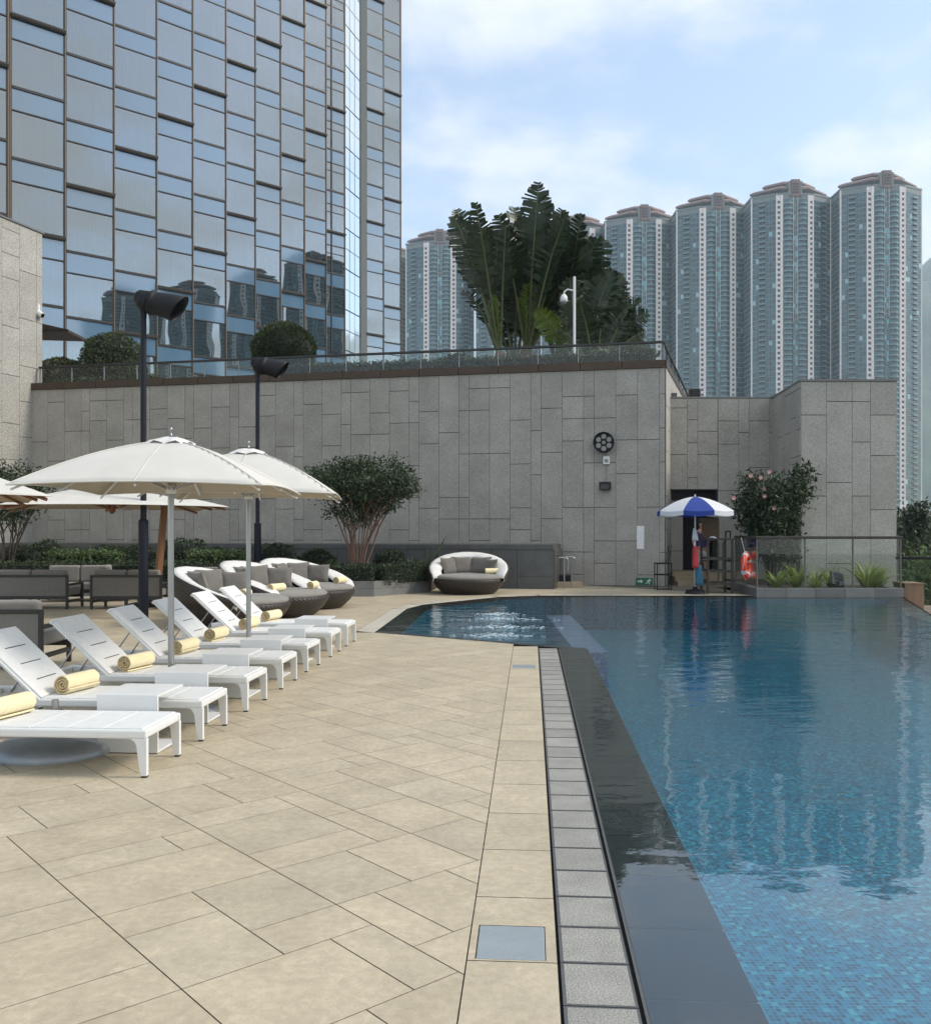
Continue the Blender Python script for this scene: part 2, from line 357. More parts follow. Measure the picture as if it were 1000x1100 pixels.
def box_pts(lo, hi, k, seed=0, j=.05):
    g = np.random.default_rng(seed); lo = np.array(lo, float); hi = np.array(hi, float); s = hi-lo
    A = np.array([s[1]*s[2], s[1]*s[2], s[0]*s[2], s[0]*s[2], s[0]*s[1]]); f = g.choice(5, size=k, p=A/A.sum())
    u = g.uniform(size=(k, 3)); n = np.zeros((k, 3))
    for i, (ax, v) in enumerate([(0,0),(0,1),(1,0),(1,1),(2,1)]):
        u[f == i, ax] = v; n[f == i, ax] = 2*v-1
    return lo+u*s+g.normal(scale=j, size=(k, 3)), n

# site axes: the pool axis turns 4 degrees from the view, the podium walls 17.5
A4 = R(4.0)
def uv(u, v, z=0.0): return Vector((u*math.cos(A4)+v*math.sin(A4), -u*math.sin(A4)+v*math.cos(A4), z))
SD = Vector((.301, .954, 0))
# ------------------------------------------------------------------ camera, sky, sun
cam = bpy.data.cameras.new('camera'); co = bpy.data.objects.new('camera', cam); COL.objects.link(co)
co.location = (0, 0, EYE); co.rotation_euler = (R(90), 0, 0)
cam.sensor_fit = 'HORIZONTAL'; cam.sensor_width = 36; cam.lens = 36; cam.shift_y = .02
cam.clip_start = .1; cam.clip_end = 9000
S.camera = co
SUN_EL, SUN_AZ = R(40), R(92)          # azimuth measured from +Y towards +X
sd = Vector((math.sin(SUN_AZ)*math.cos(SUN_EL), math.cos(SUN_AZ)*math.cos(SUN_EL), math.sin(SUN_EL)))
sl = bpy.data.lights.new('sun', 'SUN'); sl.energy = 2.1; sl.angle = R(14); sl.color = (1, .91, .78)
so = bpy.data.objects.new('sun', sl); COL.objects.link(so); so.rotation_euler = sd.to_track_quat('Z', 'Y').to_euler(); so.location = (30, 0, 60)
W = bpy.data.worlds.new('World'); S.world = W; W.use_nodes = True
n, l = W.node_tree.nodes, W.node_tree.links; n.clear()
out = n.new('ShaderNodeOutputWorld'); bg = n.new('ShaderNodeBackground'); bg.inputs['Strength'].default_value = .15
sky = n.new('ShaderNodeTexSky'); sky.sky_type = 'NISHITA'; sky.sun_disc = False; sky.sun_elevation = SUN_EL; sky.sun_rotation = SUN_AZ
sky.dust_density = .7; sky.air_density = 1.0; sky.ozone_density = .35
tc = n.new('ShaderNodeTexCoord'); sx = n.new('ShaderNodeSeparateXYZ'); l.new(tc.outputs['Generated'], sx.inputs[0])
def wm(op, a, b=None, c=None):
    k = n.new('ShaderNodeMath'); k.operation = op
    for i, q in enumerate((a, b, c)):
        if q is None: continue
        if isinstance(q, (int, float)): k.inputs[i].default_value = q
        else: l.new(q, k.inputs[i])
    return k.outputs[0]
den = wm('MAXIMUM', wm('ADD', sx.outputs[2], .18), .05)
cb = n.new('ShaderNodeCombineXYZ'); l.new(wm('DIVIDE', sx.outputs[0], den), cb.inputs[0]); l.new(wm('DIVIDE', sx.outputs[1], den), cb.inputs[1])
def wnoise(scale, det, off, rough=.55):
    mp = n.new('ShaderNodeMapping'); mp.inputs['Location'].default_value = off; l.new(cb.outputs[0], mp.inputs[0])
    t = n.new('ShaderNodeTexNoise'); t.inputs['Scale'].default_value = scale; t.inputs['Detail'].default_value = det; t.inputs['Roughness'].default_value = rough
    l.new(mp.outputs[0], t.inputs['Vector']); return t.outputs['Fac']
big = wnoise(1.15, 5, (3.1, 1.7, 0)); fine = wnoise(3.2, 8, (8.3, 2.9, 1.0), .6)
cl = wm('ADD', wm('MULTIPLY', big, .72), wm('MULTIPLY', fine, .28))
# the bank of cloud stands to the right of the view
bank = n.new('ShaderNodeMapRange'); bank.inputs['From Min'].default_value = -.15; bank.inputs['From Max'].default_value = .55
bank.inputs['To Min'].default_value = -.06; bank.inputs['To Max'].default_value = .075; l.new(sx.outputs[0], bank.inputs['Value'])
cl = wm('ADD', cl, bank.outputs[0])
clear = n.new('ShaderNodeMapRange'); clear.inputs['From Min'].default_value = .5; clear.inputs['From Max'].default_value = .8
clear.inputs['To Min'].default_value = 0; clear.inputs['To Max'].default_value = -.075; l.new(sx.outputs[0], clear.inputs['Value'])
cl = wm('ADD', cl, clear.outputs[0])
back = n.new('ShaderNodeMapRange'); back.inputs['From Min'].default_value = -.35; back.inputs['From Max'].default_value = -.85  # unseen cloud added behind the camera for a whiter, softer fill
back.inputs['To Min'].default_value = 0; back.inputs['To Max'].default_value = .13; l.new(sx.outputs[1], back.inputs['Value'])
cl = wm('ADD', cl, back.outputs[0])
aloft = n.new('ShaderNodeMapRange'); aloft.inputs['From Min'].default_value = .5; aloft.inputs['From Max'].default_value = .85  # extra overhead cloud, out of view, added to soften the light
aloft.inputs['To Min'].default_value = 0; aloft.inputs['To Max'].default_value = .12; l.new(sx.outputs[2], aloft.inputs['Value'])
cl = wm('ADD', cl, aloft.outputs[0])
rp = n.new('ShaderNodeMapRange'); rp.interpolation_type = 'SMOOTHSTEP'; rp.inputs['From Min'].default_value = .475; rp.inputs['From Max'].default_value = .61
rp.inputs['To Min'].default_value = .05; rp.inputs['To Max'].default_value = .88; l.new(cl, rp.inputs['Value'])
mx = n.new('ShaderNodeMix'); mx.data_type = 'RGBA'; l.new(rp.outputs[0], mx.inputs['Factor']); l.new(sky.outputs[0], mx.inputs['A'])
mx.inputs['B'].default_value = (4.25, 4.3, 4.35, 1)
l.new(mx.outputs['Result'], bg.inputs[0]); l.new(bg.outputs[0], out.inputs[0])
S.view_settings.view_transform = 'Standard'; S.view_settings.look = 'None'; S.view_settings.gamma = 1; S.view_settings.exposure = 0.84
S.cycles.use_denoising = True; S.cycles.max_bounces = 8; S.cycles.transparent_max_bounces = 16; S.cycles.volume_bounces = 1
S.cycles.caustics_reflective = False; S.cycles.caustics_refractive = False

# the air: one closed box of thin even haze
hb = MB().box((-900, -700, -40), (2600, 3300, 1150)).build('haze', [])
hm, n, l = mat('haze'); ho = n.new('ShaderNodeOutputMaterial'); hv = n.new('ShaderNodeVolumePrincipled')
hv.inputs['Color'].default_value = (.76, .88, 1, 1); hv.inputs['Density'].default_value = .0002; hv.inputs['Anisotropy'].default_value = .2
l.new(hv.outputs[0], ho.inputs['Volume']); hb.data.materials.append(hm); stuff(hb)

# ------------------------------------------------------------------ pool outline and deck
P = [Vector((x, y, 0)) for x, y in [(1.28,12.7),(-1.43,14.6),(-1.2,19.05),(-.93,20.1),(.84,22.5),(1.83,22.9),(7.1,22.9)]]
pool_poly = [uv(.39,-4.0)] + P + [Vector((7.1,22.62,0)), Vector((10.62,22.62,0)), Vector((8.9,17.8,0)), Vector((8.7,16,0)), Vector((7.7,-4.0,0))]
def offset(poly, d):
    """inward offset of a polygon listed clockwise or not, by mitring"""
    k = len(poly); a = sum(poly[i].x*poly[(i+1)%k].y-poly[(i+1)%k].x*poly[i].y for i in range(k)); sg = 1 if a > 0 else -1
    res = []
    for i in range(k):
        p0, p1, p2 = poly[i-1], poly[i], poly[(i+1)%k]
        d1 = (p1-p0).normalized(); d2 = (p2-p1).normalized()
        n1 = Vector((-d1.y, d1.x, 0))*sg; n2 = Vector((-d2.y, d2.x, 0))*sg
        b = (n1+n2).normalized(); c = max(.35, b.dot(n1)); res.append(p1 + b*(d/c))
    return res
inner = offset(pool_poly, .40)

def clip(poly, hp):
    p0, nn = hp; res = []
    for i in range(len(poly)):
        a, b = poly[i], poly[(i+1) % len(poly)]; da = (a-p0).dot(nn); db = (b-p0).dot(nn)
        if da >= 0: res.append(a)
        if (da >= 0) != (db >= 0): res.append(a + (b-a)*(da/(da-db)))
    return res
def out_n(a, b):                      # the side away from the water
    d = (b-a).normalized(); return Vector((-d.y, d.x, 0))
CW = .31
edges = [(P[i], P[i+1]) for i in range(6)]
hps = []
for i, (a, b) in enumerate(edges):
    nn = out_n(a, b); hps.append((a + nn*(0.0 if i == 0 else CW), nn))
pieces = [[hps[0], (uv(-.24, 0), uv(-1, 0) - uv(0, 0))]]
for i in range(1, 6): pieces.append([hps[i]] + [(p, -q) for p, q in hps[:i]])
lim = (Vector((7.1, 0, 0)), Vector((-1, 0, 0)))
deck = MB(); gr = MB()
for pc in pieces:
    poly = [Vector((-26,-5,0)), Vector((7.1,-5,0)), Vector((7.1,30,0)), Vector((-26,30,0))]
    for h in pc: poly = clip(poly, h)
    if len(poly) > 2: gr.add([(p.x, p.y, -.008) for p in poly], [tuple(range(len(poly)))])
# the opus pattern of pavers turned 45 degrees to the pool
ca, cb_ = .203, .268; NX, NY = 190, 140; occ = np.zeros((NX, NY), bool); th = A4 + R(45)
ex = Vector((math.sin(th), math.cos(th), 0)); ey = Vector((-math.cos(th), math.sin(th), 0)); org = Vector((-8, 11, 0)) - ex*ca*NX/2 - ey*cb_*NY/2
sizes = [(3,2),(2,2),(4,2),(2,1),(1,2),(3,1),(4,1),(1,1)]; wts = [4,6,1.2,3.5,4,3.5,1.5,.8]
tiles = []
def fits(i, j, a, b): return i+a <= NX and j+b <= NY and not occ[i:i+a, j:j+b].any()
def put(i, j, a, b): occ[i:i+a, j:j+b] = True; tiles.append((i, j, a, b))
for q in range(15000):
    (a, b) = rnd.choice(((3,2),(3,2),(2,2),(2,2),(4,2),(3,1))); i, j = rnd.randrange(NX), rnd.randrange(NY)
    # keep the courses: big slabs start on every other joint line or against a neighbour
    if (i % 2 and rnd.random() < .7) or not fits(i, j, a, b): continue
    put(i, j, a, b)
for j in range(NY):
    for i in range(NX):
        if occ[i, j]: continue
        for (a, b) in sorted(((3,2),(2,2),(1,2),(2,1),(3,1),(4,1)), key=lambda z: -z[0]*z[1]*rnd.uniform(.6, 1.3)) + [(1,1)]:
            if fits(i, j, a, b): break
        put(i, j, a, b)
for (i, j, a, b) in tiles:
    if True:
        o = org + ex*ca*i + ey*cb_*j
        g, g2 = .0026, .0018
        q0 = [o+ex*g+ey*g2, o+ex*(ca*a-g)+ey*g2, o+ex*(ca*a-g)+ey*(cb_*b-g2), o+ex*g+ey*(cb_*b-g2)]
        c = (q0[0]+q0[2])/2
        if c.x < -20 or c.y < -2 or c.y > 30 or c.x > 8: continue
        t = rnd.uniform(.93, 1.06); w = rnd.uniform(-.011, .011)
        for pc in pieces:
            q = list(q0)
            for h in pc + [lim]:
                q = clip(q, h)
                if len(q) < 3: break
            if len(q) >= 3: deck.add(q, [tuple(range(len(q)))], 0, (t*(1+w), t, t*(1-w)))
struct(deck.build('deck', 'paver')); struct(gr.build('deck_bed', 'grout'))
# border course, drain grate and coping
bd = MB()
def quv(mb, u0, u1, v0, v1, z=0.0, mi=0, tint=1.0, zb=None):
    q = [uv(u0,v0,z), uv(u1,v0,z), uv(u1,v1,z), uv(u0,v1,z)]
    if zb is None: mb.add(q, [(0,1,2,3)], mi, tint)
    else:
        q = [p + Vector((0,0,zb-z)) for p in q] + q
        mb.add(q, [(4,5,6,7),(0,1,5,4),(1,2,6,5),(2,3,7,6),(3,0,4,7)], mi, tint)
vend = 12.88
v = 4.06-.605*12
while v < vend:
    v1 = min(v+.605, vend); hole = None
    if 3.4 < v < 3.5: quv(bd, -.235, .098, v+.003, 3.470, 0, 0, .97); quv(bd, -.235, -.208, 3.470, v1-.003, 0, 0, .97); quv(bd, .058, .098, 3.47, 3.77, 0, 0, .97); quv(bd, -.208, .098, 3.77, v1-.003, 0, 0, .97)
    else: quv(bd, -.235, .098, v+.003, v1-.003, 0, 0, rnd.uniform(.93, 1.07))
    v = v1
for (a, b) in edges[1:]:
    nn = out_n(a, b); L = (b-a).length; k = max(1, round(L/.6)); d = (b-a)/k
    for i in range(k):
        p = a+d*i; q = p+d; e = d.normalized()*.004
        bd.add([p+e, q-e, q-e+nn*(CW-.006), p+e+nn*(CW-.006)], [(0,1,2,3)], 1, rnd.uniform(.9, 1.08))
struct(bd.build('deck_border', ['paver', 'coping_stone']))
gg = MB(); ga = MB()
quv(ga, -.24, .395, -4, vend, -.006 - .02, 0)
for (a, b) in edges[1:]:
    nn = out_n(a, b); ga.add([p + Vector((0,0,-.006)) for p in (a - (b-a).normalized()*.3, b + (b-a).normalized()*.3, b + (b-a).normalized()*.3+nn*CW, a - (b-a).normalized()*.3+nn*CW)], [(0,1,2,3)], 0)
v = 3.152-.3135*22
while v < 12.66:
    v1 = min(v+.3135, 12.70)
    quv(gg, .122, .352, v+.012, v1-.012, -.001, 0, rnd.uniform(.86, 1.1), -.024)
    for (u0, u1, w0, w1) in ((.110,.122,v+.003,v1-.003), (.352,.362,v+.003,v1-.003), (.122,.352,v+.003,v+.010), (.122,.352,v1-.010,v1-.003)):
        quv(gg, u0, u1, w0, w1, -.002, 1, 1.0, -.024)
    v = v1
quv(gg, .378, .392, -4, 12.70, -.003, 1, 1.0, -.06)
struct(gg.build('drain_grate', ['grate_stone', 'steel_edge'])); struct(ga.build('drain_channel', 'slot'))
# pool: shelf of dark slabs just under the water, mosaic basin, rim
ring = MB(); k = len(pool_poly)
for i in range(k):
    a, b, c, d = pool_poly[i], pool_poly[(i+1)%k], inner[(i+1)%k], inner[i]
    m = max(1, round((b-a).length/.59))
    for j in range(m):
        f0, f1 = j/m, (j+1)/m; e = .003/((b-a).length)
        f0 += e; f1 -= e
        if i in (0, k-1): continue
        ring.add([p + Vector((0,0,-.034)) for p in (a.lerp(b,f0), a.lerp(b,f1), d.lerp(c,f1), d.lerp(c,f0))], [(0,1,2,3)], 0, rnd.uniform(.88, 1.12))
    ring.add([a+Vector((0,0,-.001)), b+Vector((0,0,-.001)), b+Vector((0,0,-.06)), a+Vector((0,0,-.06))], [(0,1,2,3)], 1)
    ring.add([d+Vector((0,0,-.038)), c+Vector((0,0,-.038)), c+Vector((0,0,-.8)), d+Vector((0,0,-.8))], [(0,1,2,3)], 2)
ring.add([p+Vector((0,0,-.038)) for p in pool_poly] + [p+Vector((0,0,-.038)) for p in inner], [(i, (i+1)%k, (i+1)%k+k, i+k) for i in range(k)], 4)
v = 3.279-.585*12
while v < 12.9:
    v1 = min(v+.585, 12.95); quv(ring, .392, .788, v+.004, v1-.004, -.034, 0, rnd.uniform(.88, 1.12)); v = v1
ring.add([p+Vector((0,0,-.80)) for p in inner], [tuple(range(k))], 2)
struct(ring.build('pool', ['shelf', 'slot', 'mosaic', 'coping_stone', 'shelf_grout']))
dv = MB().prism([(1.55,12.95),(1.98,13.0),(2.10,18.7),(1.62,18.7)], -.8, -.10)
struct(dv.build('pool_divider', 'mosaic_pale'))
wt = MB().add([p+Vector((0,0,-.012)) for p in pool_poly[::-1]], [tuple(range(k))]); struct(wt.build('water', 'water'))
# bubbling water of the spa corner
fo = MB(); fr = random.Random(3)
for row, (yy, xa, xb) in enumerate([(660.5,512,560),(665.5,500,588),(674,498,588),(683,494,572)]):
    Y = 1600/(yy-570)
    for i in range(190):
        x = fr.gauss((xa+xb)/2, (xb-xa)/4.2); X = (x-500)/1000*Y; yo = Y + fr.gauss(0, .13)
        rx = fr.uniform(.008, .045); ry = fr.uniform(.004, .016); z = -.009+fr.uniform(0, .03)*math.exp(-((x-540)/30)**2)
        pts = [(X+rx*math.cos(t)*fr.uniform(.6,1.2), yo+ry*math.sin(t)*fr.uniform(.6,1.2), z+fr.uniform(-.001,.012)) for t in [i2*math.pi/3 for i2 in range(6)]]
        fo.add(pts, [tuple(range(6))])
stuff(fo.build('foam', 'foam'))
# cover plates let into the border course
tag(MB().prism([tuple(uv(u, vv)[:2]) for u, vv in ((-.205,3.473),(.055,3.473),(.055,3.767),(-.205,3.767))], -.02, .001).build('cover_plate', 'plate', bevel=.004), 'square grey metal cover plate set flush in the stone border near the camera', 'cover plate', 'cover plates in the border')
tag(MB().prism([tuple(uv(u, vv)[:2]) for u, vv in ((-.21,10.82),(.06,10.82),(.06,11.10),(-.21,11.10))], -.02, .003).build('cover_plate', 'plate', bevel=.004), 'distant grey cover plate in the stone border near the spa corner', 'cover plate', 'cover plates in the border')

# ------------------------------------------------------------------ walls
def wall_panels(mb, a, b, z0, z1, seed, nrm=None, widths=(.62,.62,.31,.62,.62,.62,.31), unit=.65, top=None, gap=.010, mi=0, gh=.018, vary=.07):
    rr = random.Random(seed); a = Vector((*a[:2], 0)); b = Vector((*b[:2], 0)); L = (b-a).length; d = (b-a)/L
    nrm = nrm or (d.y, -d.x); t = 0; i = rr.randrange(7)
    while t < L-.02:
        w = widths[i % len(widths)]; i += 1; t1 = min(t+w, L)
        if L-t1 < .12: t1 = L
        z = z0 - rr.choice((0,.5,1.0))*unit
        while z < z1:
            h = rr.choice((1.0,1.5,2.0,2.0,3.0))*unit; zz = min(z+h, z1); za = max(z, z0)
            if z1-zz < .15: zz = z1
            if zz-za > .03:
                mb.panel(a+d*(t+gap/2), a+d*(t1-gap/2), za+gh/2, zz-gh/2, nrm, .022, mi, rr.uniform(1-vary, 1+vary))
            z = zz
        t = t1
Rc = Vector((5.72, 26.7, 0)); Lc = Vector((-14.44, 31.0, 0)); TOP = 6.28
wall = thing('stone_wall', 'long grey granite clad retaining wall with bronze coping behind the pool', 'wall', (-4, 28.9, 0))
def sub(vv, o): return Vector(vv) - o.location
def local(mb, o):
    L = o.location; mb.v = [(x-L.x, y-L.y, z-L.z) for x, y, z in mb.v]; return mb
far = Rc + SD*13.5
cut = MB().prism([Lc[:2], Rc[:2], far[:2], (Lc+SD*9)[:2]], -.3, TOP-.02)
local(cut, wall).build('wall_body', 'joint', wall)
pm = MB(); wall_panels(pm, Lc, Rc, 0, TOP, 11)
local(pm, wall).build('stone_cladding', 'granite', wall)
sp = MB(); wall_panels(sp, Rc+Vector((.02,.03,0)), far, 0, TOP, 12, nrm=(.954,-.301), vary=.04)
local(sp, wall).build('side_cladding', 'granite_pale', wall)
cp = MB()
def bar(mb, a, b, z0, z1, o0, o1, mi=0, tint=1.0):
    d = (b-a).normalized(); q = Vector((d.y, -d.x, 0))
    mb.prism([(a+q*o0)[:2], (b+q*o0)[:2], (b+q*o1)[:2], (a+q*o1)[:2]], z0, z1, mi, tint)
dd = (Rc-Lc); nseg = 17
for i in range(nseg):
    bar(cp, Lc+dd*(i/nseg)+dd.normalized()*.008, Lc+dd*((i+1)/nseg)-dd.normalized()*.008, TOP, TOP+.22, .07, -.45, 0, .9+.2*rnd.random())
bar(cp, Rc+SD*.02, far, TOP, TOP+.22, .05, -.45)
local(cp, wall).build('coping', 'bronze', wall)
struct(MB().prism([Lc[:2], Rc[:2], far[:2], (Rc+SD*62)[:2], (-6,95), (-40,70), (-30,20)], 5.6, TOP+.05).build('terrace', 'terrace'))
# glass balustrade on the coping
def rail(root, a, b, z0, z1, npan, rail_mi='dark_frame', post='galv', pr=.014, rw=.04, glass='glass_rail', posts=True, first=True):
    a = Vector((*a[:2], 0)); b = Vector((*b[:2], 0)); d = (b-a); ln = d.length; e = d/ln; q = Vector((e.y, -e.x, 0))
    for i in range(npan):
        p0 = a+d*(i/npan)+e*.03; p1 = a+d*((i+1)/npan)-e*.03
        g = MB().prism([(p0+q*.006)[:2], (p1+q*.006)[:2], (p1-q*.006)[:2], (p0-q*.006)[:2]], z0+.03, z1-.04)
        local(g, root).build('glass_panel', glass, root)
    for i in range(0 if first else 1, npan+1):
        p = a+d*(i/npan); local(MB().prism([(p+e*pr+q*pr)[:2], (p-e*pr+q*pr)[:2], (p-e*pr-q*pr)[:2], (p+e*pr-q*pr)[:2]], z0, z1-.035), root).build('post', post, root)
    h = MB().prism([(a-e*.04+q*rw)[:2], (b+e*.04+q*rw)[:2], (b+e*.04-q*rw)[:2], (a-e*.04-q*rw)[:2]], z1-.035, z1+.035)
    local(h, root).build('handrail', rail_mi, root, bevel=.012)
br = thing('glass_balustrade', 'long glass balustrade with black handrail on top of the granite wall', 'balustrade', (-4, 28.9, TOP+.2))
inn = Vector((.21, .97, 0))*.22
rail(br, Lc+inn+dd.normalized()*.15, Rc+inn-dd.normalized()*.1, TOP+.2, 7.06, 17)
br2 = thing('glass_balustrade', 'short glass balustrade running back along the right side of the upper terrace', 'balustrade', (7, 31, TOP+.2))
rail(br2, Rc+inn-dd.normalized()*.05+SD*.2, far-Vector((.2,0,0)), TOP+.2, 7.06, 8)
# dark plinth in front of the wall
pw = thing('slate_plinth', 'low dark slate faced wall along the foot of the granite wall', 'wall', (-4, 27, 0))
w = dd.normalized(); fr_ = Vector((2.40, 25.42, 0)); fl_ = fr_ - w*19.2; bk = Vector((.209,.978,0))*1.75
local(MB().prism([fl_[:2], fr_[:2], (fr_+bk)[:2], (fl_+bk)[:2]], -.1, 1.20), pw).build('wall_body', 'joint', pw)
pp = MB(); wall_panels(pp, fl_, fr_, .0, .34, 5, widths=(.95,.95,.7), unit=.34, gh=.008, vary=.07); wall_panels(pp, fl_, fr_, .34, 1.09, 6, widths=(.95,.95,.7), unit=.75, gh=.008, vary=.07)
wall_panels(pp, fr_+Vector((.012,.04,0)), fr_+bk, .0, 1.09, 8, nrm=(.978,-.209), widths=(.9,), unit=.6, vary=.05)
local(pp, pw).build('slate_cladding', 'slate', pw)
c2 = MB()
for i in range(14): bar(c2, fl_+w*(19.2*i/14+.004), fl_+w*(19.2*(i+1)/14-.004), 1.09, 1.215, .05, -1.75, 0, .9+.2*rnd.random())
local(c2, pw).build('coping', 'slate', pw)

# recess wall with the dark doorway
rw_ = thing('stone_wall', 'recessed grey granite wall with dark doorway behind the lifeguard chair', 'wall', (7.6, 28, 0))
RY, RT = 28.0, 5.58; xa, xb = 6.05, 9.26; dx0, dx1, dz = 6.06, 7.58, 2.82
bd_ = MB().box((dx1, RY, -.2), (xb+.3, RY+.6, RT-.02)).box((xa-.05, RY, dz), (dx1, RY+.6, RT-.02)).box((xa-.05, RY+2.2, -.2), (xb+.3, RY+2.5, RT-.02)).box((xa-.05, RY+.6, dz+.02), (xb+.3, RY+2.2, dz+.3)).box((xa-.05, RY+.6, RT-.4), (xb+3, RY+9, RT-.05))
local(bd_, rw_).build('wall_body', 'joint', rw_)
rp_ = MB(); wall_panels(rp_, (xa, RY), (dx1, RY), dz+.02, RT, 21, unit=.7); wall_panels(rp_, (dx1+.01, RY), (xb, RY), 0, RT, 22, unit=.7)
wall_panels(rp_, (xa, RY+.35), (6.62, RY+.35), .38, dz-.3, 23, unit=1.2, widths=(.56,))
local(rp_, rw_).build('stone_cladding', 'granite', rw_)
local(MB().box((xa-.02, RY-.03, RT), (xb, RY+.5, RT+.05)), rw_).build('coping', 'steel_edge', rw_)
local(MB().box((6.64, RY+.9, .36), (7.56, RY+.96, 2.5)), rw_).build('door', 'black_void', rw_)
local(MB().box((xa-.02, RY+.3, dz-.28), (dx1, RY+.4, dz+.01)), rw_).build('door_header', 'black_metal', rw_)
st = MB()
for i in range(3): st.box((6.15, 26.95+i*.36, -.05+i*.125), (7.85, RY+2.1, .125*(i+1)-.003), 0, 1-.05*i)
tag(st.build('stone_steps', 'step_stone', bevel=.01), 'three beige stone steps rising to the dark doorway', 'steps')
# projecting block on the right
blk = thing('stone_wall', 'projecting granite wall block at right beneath the apartment towers', 'wall', (10.2, 26, 0))
b0, b1, b2 = Vector((8.93,24.8,0)), Vector((11.46,24.8,0)), Vector((9.24,28.0,0))
local(MB().prism([b0[:2], b1[:2], (11.9,31), (9.5,31), b2[:2]], -.3, 5.56), blk).build('wall_body', 'joint', blk)
bp = MB(); wall_panels(bp, b0, b1, 0, 5.58, 31, widths=(.68,.68,.49,.68), unit=.72); wall_panels(bp, b2, b0, 0, 5.58, 32, unit=.72); wall_panels(bp, b1, (11.9,31), 0, 5.58, 33)
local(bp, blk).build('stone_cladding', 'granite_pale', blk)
local(MB().prism([(8.9,24.75),(11.5,24.75),(11.95,31),(9.5,31),(9.2,28)], 5.58, 5.63), blk).build('coping', 'steel_edge', blk)
# wing at the left edge
pr_ = thing('stone_wing', 'tall pale granite clad building wing at the left edge of the photo', 'wall', (-16, 26, 0))
e0 = Vector((-14.30, 31.42, 0)); e1 = e0 - SD*16; inw = Vector((-.954,.301,0))
ZT = 11.62
local(MB().prism([e1[:2], e0[:2], (e0+inw*6)[:2], (e1+inw*6)[:2]], -.3, ZT), pr_).build('wall_body', 'joint', pr_)
q_ = MB(); wall_panels(q_, e1, e0, 0, ZT, 41, widths=(.75,.75,.75), unit=.78, nrm=(.954,-.301), vary=.05); wall_panels(q_, e0, e0+inw*6, 0, ZT, 42, vary=.05)
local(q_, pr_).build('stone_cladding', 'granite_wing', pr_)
local(MB().prism([(e1+inw*-.06)[:2], (e0+inw*-.06+SD*.06)[:2], (e0+inw*6+SD*.06)[:2], (e1+inw*6)[:2]], ZT, ZT+.06), pr_).build('coping', 'steel_edge', pr_)
# ------------------------------------------------------------------ the hotel with its saw-tooth glass front
HB = 6.33; FH = 3.3; ZL = 15.6 - 3.3*2           # floor lines at ZL + n*FH
hotel = thing('hotel_tower', 'tall glass hotel tower with staggered blue green window bays at upper left', 'hotel', (-17, 55, HB))
S0 = Vector((-21.08, 43.1, 0)); PITCH = 3.57; PD = Vector((.755, .656, 0)); PN = Vector((.656, -.755, 0)); ANG = math.atan2(.656, .755)
HTOP = 74.0
bays = [(S0 + SD*PITCH*kk, 2.46 if kk <= 2 else (2.38 if kk <= 5 else 2.3), kk) for kk in range(-5, 9)]
bays += [(Vector((-11.22, 74.0, 0)), 1.95, 9), (Vector((-9.02, 81.4, 0)), 2.3, 10), (Vector((-7.52, 85.2, 0)), 2.0, 11)]
hl = lambda p, z=0: (p[0]-hotel.location.x, p[1]-hotel.location.y, z-HB)
pane_me, span_me, curt_me = {}, {}, {}
for sw in (2.46, 2.38, 2.3, 1.95, 2.0):
    pane_me[sw] = MB().box((.07,-.012,.05), (sw-.07,.012,2.17)).mesh('window', ['glass_window'])
    span_me[sw] = MB().box((.07,-.015,2.23), (sw-.07,.02,3.22)).mesh('spandrel', ['glass_spandrel'])
    lst = []
    for vv in range(5):
        cr = random.Random(vv*7+3); c = MB()
        def pleat(x0, x1, y):
            k = max(2, int((x1-x0)/.09)); pts = [(x0+(x1-x0)*i/k, y+(.012 if i % 2 else -.012)+cr.uniform(-.014,.014)) for i in range(k+1)]
            c.add([(x, yy, .06) for x, yy in pts]+[(x, yy, 2.1) for x, yy in pts], [(i, i+1, i+k+2, i+k+1) for i in range(k)], 0, cr.uniform(.85,1.1))
        lw = cr.uniform(.1,.35)*sw; rw2 = cr.uniform(.18,.55)*sw
        if vv == 3: pleat(.1, sw-.1, .20)
        else:
            pleat(.10, lw, .20); pleat(sw-rw2, sw-.08, .20)
            c.add([(lw,.30,.05),(sw-rw2,.30,.05),(sw-rw2,.30,2.15),(lw,.30,2.15)], [(0,1,2,3)], 1, cr.uniform(.6,1.2))
        c.add([(.05,.04,2.16),(sw-.05,.04,2.16),(sw-.05,.75,2.16),(.05,.75,2.16)], [(0,1,2,3)], 1, 1.3)
        lst.append(c.mesh('curtain', ['curtain', 'sheer']))
    curt_me[sw] = lst
cand = []
